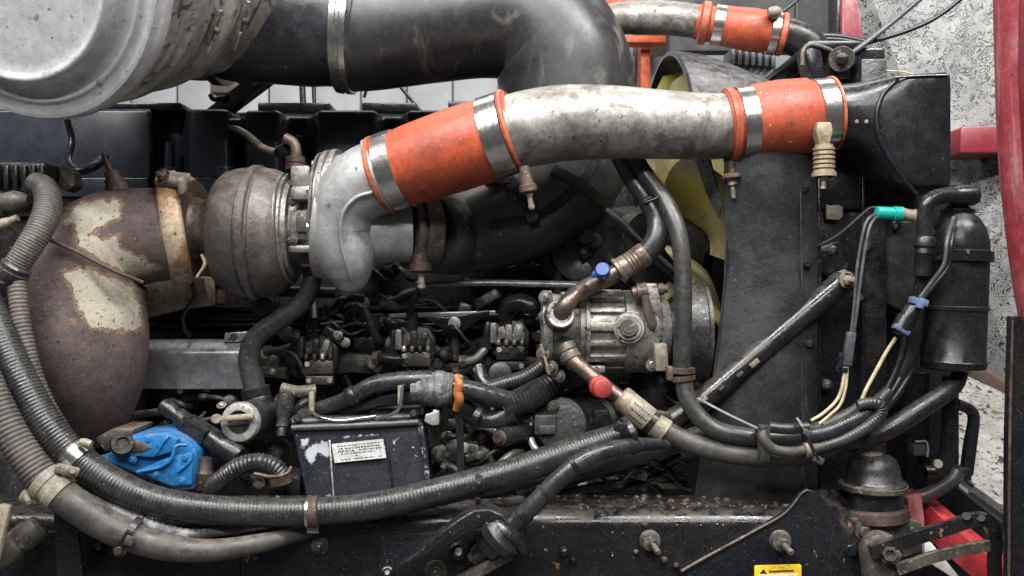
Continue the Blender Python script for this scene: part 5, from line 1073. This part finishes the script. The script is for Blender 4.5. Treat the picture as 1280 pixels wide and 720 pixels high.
# ================================================================== BIG HOSES AT LEFT AND BOTTOM
t = T('ribbed_loom', 'thick black ribbed loom sweeping from left edge along the bottom', 'hose')
t.add('loom', MB().tube([(-150, 60, .05, 18), (-110, 160, .0, 18.5), (-60, 270, -.07, 19), (-30, 350, -.10, 19), (-8, 400, -.115, 19.5), (18, 460, -.13, 20), (56, 528, -.14, 20), (104, 580, -.14, 20), (180, 622, -.14, 19), (270, 638, -.13, 18.5), (380, 640, -.125, 17.5), (470, 632, -.12, 17.5), (560, 612, -.11, 18), (640, 590, -.09, 18), (720, 563, -.06, 18), (790, 540, -.03, 16)], n=26, sub=24, ripple=(.0050, .026), facet=.02, jitter=.010), 'loom', sharp=80)
for (x, y, dx, dy, r_, d_, m_, w) in ((94, 571, 14, 12, 21, -.14, 'stainless', 1), (392, 640, 15, -1, 19, -.125, 'rust_dark', 1), (598, 603, 9, -2.5, 19, -.10, 'black_plastic', 1)):
    cb = t.add('clamp', MB().lp((x - dx / 2, y - dy / 2, d_), (x + dx / 2, y + dy / 2, d_), [(0, r_ - 1), (.03, r_ + .6), (.97, r_ + .6), (1, r_ - 1)], 40), m_)
    if m_ == 'stainless': t.add('clamp_screw', MB().lp((100, 552, -.155), (114, 556, -.155), [(0, 4), (.4, 6), (1, 5)], 14), 'tan_plastic', cb)
    if m_ == 'rust_dark': t.add('clamp_edge', MB().lp((x - dx / 2, y, d_), (x - dx / 2 + 4, y, d_), [(0, r_), (.1, r_ + 1.4), (.9, r_ + 1.4), (1, r_)], 40).box(P(392, 661, -.12), (R(14, 0), .012, R(8, 0)), (0, 0, 0), .002), 'stainless', cb)
    if m_ == 'black_plastic': t.add('tie_head', MB().box(P(598, 598, -.132), (R(8, 0), .006, R(12, 0)), (.2, .2, 0), .002), 'stainless', cb); t.add('tie_tail', MB().bp(594, 622, 601, 632, -.12, -.116, .001), 'black_plastic', cb)
t = T('dusty_loom', 'dusty grey ribbed hose at left edge joined to a plain hose', 'hose')
t.add('ribbed_hose', MB().tube([(-140, 130, .0, 15), (-100, 250, -.09, 16), (-60, 360, -.15, 16.5), (-30, 440, -.17, 17), (-10, 490, -.175, 18), (18, 548, -.18, 19), (48, 592, -.18, 20), (66, 612, -.18, 20)], n=30, sub=16, ripple=(.0062, .05), jitter=.02), 'loom_dusty', sharp=80)
t.add('plain_hose', MB().tube([(58, 604, -.18, 20), (92, 630, -.18, 20.5), (140, 660, -.175, 19.5), (200, 682, -.17, 17), (260, 688, -.16, 14), (320, 680, -.145, 12), (370, 668, -.11, 9.5), (420, 655, -.08, 8), (470, 646, -.07, 7)], n=30, sub=12), 'rubber_tan', sharp=80)
jc = t.add('joint_clamp', MB().lp((52, 598, -.18), (78, 619, -.18), [(0, 20), (.02, 22.5), (.35, 23), (.4, 21.5), (.6, 21.5), (.65, 23), (.97, 22.5), (1, 20)], 40), 'tan_plastic')
t.add('wing_screw', MB().box(P(37, 622, -.185), (R(22, -.18), .012, R(14, -.18)), (.2, .5, .3), .003).lp((34, 622, -.19), (36, 628, -.20), [(0, 5), (1, 3)], 12), 'tan_plastic', jc)
t.add('wing_screw', MB().box(P(84, 588, -.185), (R(28, -.18), .012, R(11, -.18)), (.2, .3, .2), .003).lp((90, 588, -.19), (91, 588, -.21), [(0, 5), (1, 4)], 12), 'tan_plastic', jc)
t.add('tie', MB().lp((160, 664, -.175), (168, 668, -.174), [(0, 19.5), (.05, 21), (.95, 21), (1, 19.5)], 36), 'black_plastic')
t.add('tie_screw', MB().hexbolt(P(150, 687, -.185), TOW, R(5.5, -.18), True).box(P(162, 676, -.196), (R(9, 0), .004, R(10, 0)), (0, .4, 0), .001), 'rust_steel')
t = T('taped_conduit', 'thin crumbling taped conduit between the two big hoses', 'hose')
t.add('conduit', MB().tube([(82, 600, -.13, 8), (120, 626, -.14, 9), (160, 648, -.15, 9.5), (200, 662, -.145, 9), (235, 668, -.14, 7), (280, 664, -.12, 5), (340, 656, -.10, 4)], n=20, sub=14, ripple=(.008, .05), jitter=.08), 'tape_dusty', sharp=80)
t.add('strap', MB().lp((172, 650, -.147), (178, 653, -.147), [(0, 10), (.1, 11.5), (.9, 11.5), (1, 10)], 28), 'black_plastic')
one('small_loom', MB().tube([(20, 340, -.09, 11), (26, 400, -.10, 11), (40, 460, -.105, 10.5), (58, 505, -.105, 10), (80, 540, -.10, 9)], n=24, sub=16, ripple=(.0056, .06), jitter=.03), 'loom_dusty', 'dusty ribbed conduit running down the face of the exhaust elbow', 'hose', sharp=80)
t = T('braided_hose', 'dusty braided black hose curving down at the left edge', 'hose')
t.add('hose', MB().tube([(44, 228, -.04, 13), (56, 236, -.05, 15), (60, 258, -.06, 16), (50, 286, -.075, 16), (34, 312, -.085, 15.5), (18, 336, -.09, 15)], n=26, sub=14, ripple=(.004, .025)), 'loom_dusty', sharp=80)
t.add('cuff', MB().lp((22, 331, -.09), (10, 350, -.09), [(0, 17), (.1, 19), (.35, 18), (.4, 20), (.9, 19), (1, 17)], 30), 'rubber_grey')
one('side_hose', MB().tube([(30, 308, -.04, 7), (16, 330, -.05, 7), (4, 356, -.06, 7)], n=16), 'rubber_tan', 'thin tan hose left of the dusty braided hose', 'hose')
t = T('junction_block', 'grimy black connector block with fins at the left edge', 'connector')
t.add('block', MB().bp(-30, 202, 56, 226, -.02, .08, .005), 'rubber')
for k in range(7): t.add('fin', MB().bp(-18 + k * 11, 206, -12 + k * 11, 236, -.028, -.018, .002), 'rubber')
t.add('lower_body', MB().bp(-30, 228, 40, 262, .0, .08, .006), 'rubber')
t = T('muddy_fitting', 'mud caked metal fitting below the connector block', 'fitting')
t.add('fitting', MB().lp((-20, 256, -.02), (36, 250, -.02), [(0, 18), (.4, 17), (.45, 12), (.7, 14), (.9, 10), (1, 6)], 24), 'dirty_metal')
t.add('arm', MB().tube([(-20, 284, -.03, 8), (4, 280, -.03, 7), (22, 272, -.03, 4)], n=14, jitter=.2), 'tan_plastic')
t.add('lug', MB().prism([(62, 214), (74, 204), (90, 214), (94, 232), (82, 240), (66, 230)], .02, .05, .004), 'dirty_metal')
one('corner_cable', MB().tube([(84, 150, .2, 4), (90, 176, .2, 4), (86, 200, .18, 4), (98, 214, .16, 5), (120, 206, .18, 6), (130, 196, .24, 6)], n=16), 'rubber', 'black cable looping above the exhaust elbow', 'cable')
t = T('steering_joint', 'dusty metal steering joint in the bottom left corner', 'joint')
t.add('barrel', MB().lp((-5, 700, -.16), (52, 656, -.14), [(0, 14), (.2, 18), (.45, 18), (.5, 15), (.6, 17), (.95, 16), (1, 12)], 28), 'dirty_metal')
t.add('fork', MB().bar(P(-14, 720, -.19), P(8, 630, -.18), R(16, -.18), R(12, -.18), .004), 'tan_plastic')
t.add('stub', MB().lp((6, 680, -.13), (34, 655, -.12), [(0, 8), (1, 8)], 18), 'rust_steel')
one('bracket_leg', MB().prism([(66, 636), (90, 636), (96, 664), (100, 690), (106, 740), (72, 740)], -.15, -.14, .002), 'black_paint_chipped', 'chipped black bracket leg dropping below the big hoses', 'bracket')

# ================================================================== FRAME RAIL
t = T('frame_rail', 'black painted truck frame rail with chipped rounded top edge along the bottom', 'frame rail')
zt = P(0, 641, -.10).z; pr_ = []
for k in range(9):
    a_ = math.radians(90 * k / 8); pr_.append((-.10 + .022 - .022 * math.sin(a_), zt - .022 + .022 * math.cos(a_)))
sec = [(.0, zt)] + pr_ + [(-.10, zt - .25), (-.09, zt - .25), (-.09, zt - .03), (.0, zt - .012)]
rl = MB(); x0, x1 = P(-260, 0, -.1).x, P(992, 0, -.1).x; NX = 60
for i in range(NX + 1):
    X = x0 + (x1 - x0) * i / NX
    for (y_, z_) in sec: rl.v.append(Vector((X, y_, z_)))
m_ = len(sec)
for i in range(NX):
    for j in range(m_): rl.f.append((i * m_ + j, i * m_ + (j + 1) % m_, (i + 1) * m_ + (j + 1) % m_, (i + 1) * m_ + j))
rl.f.append(tuple(range(m_))); rl.f.append(tuple(NX * m_ + j for j in range(m_)))
t.add('rail', rl, 'black_paint_chipped', sharp=50)
t.add('front_plate', MB().bp(-260, 664, 300, 800, -.1025, -.095, .002), 'black_paint')
gp = t.add('gusset_plate', MB().prism([(850, 715), (880, 698), (915, 679), (950, 660), (978, 644), (992, 630), (1001, 618), (1010, 612), (1022, 615), (1045, 645), (1075, 690), (1090, 800), (850, 800)], -.115, -.102, .002), 'black_paint')
t.add('gusset_edge', MB().tube([(852, 714, -.116, 2.2), (880, 698, -.116, 2.2), (915, 679, -.116, 2), (950, 660, -.116, 1.8), (978, 644, -.116, 1.6), (992, 630, -.116, 1.5), (1001, 618, -.116, 1.4), (1010, 612, -.116, 1.4)], n=10), 'rust_steel', gp)
cl_ = MB(); rm_ = random.Random(5)
for _ in range(230):                     # clods of dried mud too small to pick apart
    X = P(rm_.choice((rm_.uniform(640, 985), rm_.uniform(720, 985), rm_.uniform(300, 985))), 0, -.06).x; Y = rm_.uniform(-.078, -.002); r_ = .0006 + .0036 * rm_.random() ** 2.5 * (1.3 if Y > -.04 else .5)
    c_ = Vector((X, Y, zt + r_ * .25)); vs_ = [c_ + Vector((math.cos(a_) * r_ * rm_.uniform(.7, 1.5), math.sin(a_) * r_ * rm_.uniform(.7, 1.3), z_ * r_ * .6)) for z_ in (-.8, .45) for a_ in (0, 1.26, 2.5, 3.77, 5.0)] + [c_ + Vector((0, 0, r_ * .7))]
    cl_.add(vs_, [(k, (k + 1) % 5, 5 + (k + 1) % 5, 5 + k) for k in range(5)] + [(5 + k, 5 + (k + 1) % 5, 10) for k in range(5)] + [(4, 3, 2, 1, 0)])
t.add('mud_clods', cl_, 'mud', kind='stuff', sharp=70)
bp_ = t.add('backing_plate', MB().prism([(474, 674), (480, 670), (640, 660), (660, 800), (470, 800)], -.112, -.101, .001), 'black_paint')
for (x, y, r_, kind) in ((400, 682, 7, 'n'), (320, 694, 6, 'f'), (124, 683, 5, 'f'), (573, 690, 8, 'c'), (545, 714, 9, 'n'), (812, 675, 7.4, 's'), (705, 690, 6, 'f'), (716, 701, 4, 'f'), (484, 716, 5, 'c'), (632, 712, 7, 'f'), (514, 690, 4, 'f'), (975, 675, 7.6, 's')):
    dd = -.112 if kind == 'c' or x in (545, 975) else -.10
    m_ = 'dirty_metal' if kind in 'ns' else 'black_paint'
    if kind == 'f': t.add('rivet', MB().lp((x, y, dd), (x, y, dd - .010), [(0, r_ * 1.2), (.3, r_ * 1.1), (.8, r_ * .8), (1, r_ * .3)], 22), m_)
    elif kind == 'c':
        b_ = t.add('collar_bolt', MB().lp((x, y, dd), (x, y, dd - .016), [(0, r_ * 1.5), (.25, r_ * 1.5), (.3, r_ * 1.2), (.9, r_ * 1.15), (1, r_ * .9)], 26), 'black_paint'); t.add('bolt_end', MB().lp((x, y, dd - .016), (x, y, dd - .019), [(0, r_ * .7), (1, r_ * .5)], 18), 'zinc', b_)
    elif kind == 's':
        b_ = t.add('long_bolt', MB().lp((x, y, dd), (x + 2, y + 3, dd - .02), [(0, r_ * 1.75), (.3, r_ * 1.75), (.35, r_ * 1.5), (1, r_ * 1.4)], 30), 'dirty_metal'); t.add('bolt_shank', MB().hexbolt(P(x + 2, y + 3, dd - .02), Vector((.25, -1, -.3)), R(r_ * .95, dd), False, .018), 'dirty_metal', b_)
    else: bolt(t, 'nut', x, y, dd, r_, m_, stud=.006)
for (x, y) in ((806, 655), (795, 690), (830, 700), (845, 707), (822, 690)): t.add('weld_spatter', MB().lp((x, y, -.1), (x, y, -.106), [(0, rnd.uniform(3, 6)), (.6, 3.5), (1, 1.5)], 12), 'dirty_metal')
lb = t.add('warning_label', MB().prism([(943, 708), (945, 707), (1000, 705.5), (1002, 707), (1002, 760), (943, 760)], -.1168, -.1150, .0004), 'label_yellow', label='yellow warning label')
t.add('label_panel', MB().prism([(949, 718.5), (997, 717.5), (997, 750), (949, 750)], -.1174, -.1165, 0), 'label_white', lb)
t.add('warning_triangle', MB().prism([(950, 717), (954.3, 711.4), (958.4, 716.7)], -.1174, -.1165, 0), 'ink', lb)
wr = MB(); x = 961.5
for ln, y in ((2.2, 714.6), (1.6, 714.4), (2.6, 714.5), (1.4, 714.3), (2.4, 714.2), (1.8, 714.2), (0.2, 714), (2.2, 713.9), (1.6, 713.8), (2.6, 713.7), (1.8, 713.6), (2.2, 713.5), (1.6, 713.4)):
    wr.prism([(x, y - 1.1), (x + ln, y - 1.2), (x + ln, y + 1.0), (x, y + 1.1)], -.1173, -.1165, 0); x += ln + .55
t.add('label_print', wr, 'ink', lb)

# torque rod bracket and rod at bottom centre
t = T('stabiliser_bracket', 'curved black forged bracket with bushing on the frame rail', 'bracket')
t.add('arm', MB().prism([(496, 710), (520, 692), (548, 668), (572, 650), (592, 638), (612, 636), (628, 643), (644, 662), (658, 686), (660, 697), (650, 692), (632, 672), (616, 660), (600, 658), (582, 668), (552, 688)], -.165, -.13, .009, 3), 'black_paint', sharp=30)
t.add('bushing', MB().lp((596, 694, -.13), (648, 648, -.15), [(0, 8), (.02, 12), (.22, 12), (.25, 20), (.55, 22), (.60, 30), (.68, 32), (.72, 26), (.80, 28), (.86, 24), (.9, 12), (1, 10)], 40), 'black_paint')
t.add('bush_collar', MB().lp((620, 672, -.142), (636, 658, -.148), [(0, 28), (.1, 31), (.6, 33), (.7, 29), (1, 25)], 40), 'rubber')
t.add('nut', MB().lp((590, 699, -.13), (603, 688, -.133), [(0, 9), (.4, 9), (.45, 12), (1, 12)], 6), 'dirty_metal')
t = T('stabiliser_rod', 'taped black rod rising from the bracket bushing to the right', 'rod')
t.add('rod', MB().tube([(640, 656, -.148, 11.5), (664, 634, -.15, 11.5), (700, 598, -.15, 11.5), (728, 576, -.145, 11.5), (762, 562, -.13, 10.5), (800, 556, -.10, 9), (840, 556, -.05, 6)], n=26, sub=10), 'tape', sharp=80)
for (x, y, dx, dy) in ((652, 646, 7, -7), (680, 619, 5, -5), (716, 583, 5, -4)): t.add('tape_turn', MB().lp((x, y, -.15), (x + dx, y + dy, -.15), [(0, 11), (.1, 12.3), (.9, 12.3), (1, 11)], 28), 'black_plastic')
one('bundle_tie', MB().lp((782, 546, -.09), (790, 543, -.088), [(0, 22), (.1, 24), (.9, 24), (1, 22)], 32).box(P(776, 534, -.125), (.016, .012, .014), (0, .3, 0), .002), 'black_plastic', 'wide black tie binding loom and rod together', 'cable tie')
one('lower_link', MB().bar(P(560, 735, -.125), P(640, 690, -.14), R(16, 0), R(14, 0), .004), 'dirty_metal', 'grimy link bar under the bracket bushing', 'bar')

# ================================================================== LOOMS AT LOWER RIGHT
t = T('looped_conduit', 'grey ribbed conduit loop bound to the hoses by a black tie', 'hose')
t.add('loop', MB().tube([(1030, 558, -.12, 6.5), (1056, 549, -.12, 7), (1086, 532, -.12, 7.5), (1100, 518, -.12, 8), (1098, 506, -.12, 8), (1084, 504, -.12, 7), (1072, 507, -.12, 6)], n=22, sub=14, ripple=(.0046, .06)), 'rubber_grey', sharp=80)
t.add('front_loop', MB().tube([(954, 536, -.115, 6), (955, 550, -.12, 6.5), (968, 562, -.12, 6.5), (990, 565, -.12, 6.5), (1012, 562, -.12, 6.5), (1034, 557, -.12, 6.5)], n=20), 'rubber_tan')
t.add('cuff', MB().lp((1006, 563, -.12), (1016, 561, -.12), [(0, 8), (.1, 9.5), (.9, 9.5), (1, 8)], 22), 'tan_plastic')
one('shiny_conduit', MB().tube([(1004, 545, -.115, 9), (1030, 541, -.115, 9.5), (1056, 531, -.115, 9.5), (1084, 515, -.11, 9), (1110, 490, -.09, 8)], n=24, sub=14, ripple=(.0046, .04)), 'tape', 'shiny black ribbed conduit inside the grey loop', 'hose', sharp=80)
one('short_conduit', MB().tube([(962, 534, -.11, 7), (985, 536, -.115, 7), (1010, 534, -.115, 7)], n=18), 'rubber', 'short black sleeve lying on top of the bound hoses', 'hose')
t = T('cable_tie', 'flat black cable tie with pale buckle around the bound hoses', 'cable tie')
t.add('strap', MB().strap([(996, 524, -.125), (1006, 540, -.138), (1016, 562, -.142), (1024, 578, -.138)], 3, 9, hint=Vector((0, 1, 0))), 'black_plastic')
t.add('buckle', MB().box(P(1023, 575, -.14), (R(13, -.14), .008, R(9, -.14)), (0, .5, 0), .002), 'grey_plastic')
t.add('keeper', MB().box(P(1009, 541, -.142), (R(9, -.14), .006, R(8, -.14)), (0, .5, 0), .0015), 'grey_plastic')
one('bundle_clamp', MB().lp((950, 535, -.10), (960, 575, -.10), [(0, 7), (1, 7)], 12).bp(950, 532, 964, 578, -.122, -.106, .003), 'rubber_grey', 'grey clamp bar across the two sweeping hoses', 'clamp')
one('thin_rod', MB().tube([(872, 498, -.06, 1.8), (910, 518, -.09, 1.8), (952, 538, -.11, 1.8)], n=8), 'grey_sheet', 'thin pale rod from the strut to the clamp bar', 'rod')
t = T('tan_joint', 'small taped tan joint where the cream wires end', 'joint')
t.add('joint', MB().tube([(1030, 534, -.10, 6), (1050, 524, -.10, 7.5), (1068, 512, -.10, 6), (1078, 500, -.10, 4)], n=16, jitter=.12), 'rubber_tan')

# cab mount, hinge arm, red bar
t = T('cab_mount', 'grimy rubber cab mount with domed top on a steel bracket', 'mount')
cd = -.07
t.add('rubber', MB().lp((1094, 636, cd), (1090, 566, cd), [(0, 33), (.3, 33), (.36, 38), (.46, 39), (.50, 36), (.54, 33), (.75, 31), (.88, 27), (.95, 21), (1, 12)], 44), 'rubber')
t.add('flange_ring', MB().lp((1091, 612, cd), (1091, 603, cd), [(0, 37), (.2, 41), (.8, 41), (1, 36)], 44), 'dirty_metal')
t.add('base_ring', MB().lp((1094, 648, cd), (1093, 632, cd), [(0, 38), (.1, 41), (.85, 40), (1, 36)], 44), 'rust_steel')
t.add('dust_pad', MB().lp((1090, 568, cd), (1090, 564, cd), [(0, 16), (.6, 13), (1, 5)], 28), 'mud')
bs = t.add('bracket', MB().prism([(1020, 640), (1050, 648), (1140, 650), (1152, 654), (1152, 690), (1120, 700), (1082, 694), (1064, 676), (1050, 650)], -.10, .03, .006), 'dirty_metal')
t.add('web', MB().slab([P(1005, 612, -.112), P(1070, 612, -.02), P(1072, 655, -.10), P(1062, 672, -.115)], .005), 'black_paint_chipped')
bolt(t, 'side_bolt', 1080, 664, -.10, 8, 'dirty_metal'); bolt(t, 'side_bolt', 1062, 686, -.112, 8, 'black_paint')
t = T('hinge_arm', 'worn black looped hinge arm in the bottom right corner', 'arm')
t.add('pivot', MB().prism([(1082, 690), (1090, 676), (1104, 668), (1122, 672), (1130, 690), (1128, 740), (1088, 740)], -.15, -.12, .005), 'dirty_metal')
t.add('upper_bar', MB().tube([(1088, 690, -.155, 9), (1130, 676, -.155, 9), (1180, 661, -.155, 9), (1214, 650, -.155, 9), (1232, 650, -.155, 9), (1241, 662, -.155, 9), (1243, 690, -.155, 8), (1243, 750, -.155, 8)], sub=8, sect=[(.9, .55), (-.9, .55), (-.9, -.55), (.9, -.55)], hint=TOW), 'black_paint_chipped', sharp=30)
t.add('lower_bar', MB().tube([(1120, 712, -.155, 8), (1160, 698, -.155, 8), (1200, 688, -.155, 8), (1243, 680, -.155, 8)], sub=8, sect=[(.8, .55), (-.8, .55), (-.8, -.55), (.8, -.55)], hint=TOW), 'dirty_metal', sharp=30)
for x in (1208, 1226): t.add('hole', MB().lp((x, 646 + (x - 1208) * .1, -.155), (x, 645 + (x - 1208) * .1, -.162), [(0, 6), (1, 5)], 16), 'ink')
t.add('pivot_bolt', MB().lp((1112, 692, -.15), (1113, 693, -.175), [(0, 14), (.3, 14), (.34, 10), (.9, 10), (1, 9), (1, 6), (.8, 5.5)], 6), 'dirty_metal')
t = T('red_bar', 'bright red beam sloping down behind the hinge arm', 'beam')
t.add('beam', MB().bar(P(1150, 636, .02), P(1275, 742, -.12), .03, .045, .003), 'red_bar')
t.add('end_plate', MB().prism([(1134, 622), (1152, 616), (1156, 650), (1156, 690), (1140, 660)], -.03, .0, .002), 'red_worn')
t.add('white_gusset', MB().prism([(1156, 676), (1164, 678), (1200, 722), (1190, 722), (1156, 700)], -.05, -.04, .001), 'label_white')

# dark pipes and brackets below the drier
one('down_pipe', MB().tube([(1188, 470, -.03, 9), (1187, 520, -.03, 9), (1184, 565, -.03, 9.5), (1172, 588, -.03, 9), (1156, 590, -.03, 8)], n=22), 'black_paint', 'black pipe dropping straight below the drier bottle', 'pipe')
t = T('loop_bracket', 'narrow black loop bracket right of the drop pipe', 'bracket')
t.add('loop', MB().tube([(1196, 505, .0, 7), (1212, 512, .0, 7), (1217, 524, .0, 7), (1212, 560, .0, 8), (1208, 592, .0, 8)], n=16), 'black_plastic')
t.add('foot', MB().bp(1200, 586, 1216, 602, -.02, .02, .004), 'black_plastic')
one('drier_post', MB().bp(1152, 466, 1164, 640, .0, .06, .003), 'black_paint', 'square black post left of the drop pipe', 'post')
one('bottom_pipe', MB().tube([(1130, 625, -.01, 9), (1160, 618, -.02, 9), (1188, 602, -.03, 9), (1198, 588, -.03, 9)], n=20), 'rubber_grey', 'dusty dark pipe bend beside the cab mount', 'pipe')
t = T('ring_clip', 'pale edged clip and ring on the post below the drier', 'clip')
t.add('clip', MB().bp(1142, 556, 1160, 570, -.02, .0, .002), 'grey_plastic')
t.add('edge', MB().tube([(1144, 552, -.022, 1.4), (1157, 552, -.022, 1.4), (1160, 560, -.022, 1.4), (1159, 571, -.022, 1.4)], n=8), 'bare_bright')
t.add('eye', MB().lp((1172, 580, -.05), (1173, 580, -.06), [(0, 6), (1, 5)], 18), 'tan_plastic')
one('left_side_panel', MB().bp(-60, 520, 70, 760, -.02, .0, .004), 'block_mid', 'dull dark panel behind the hoses in the lower left', 'panel')
settle()
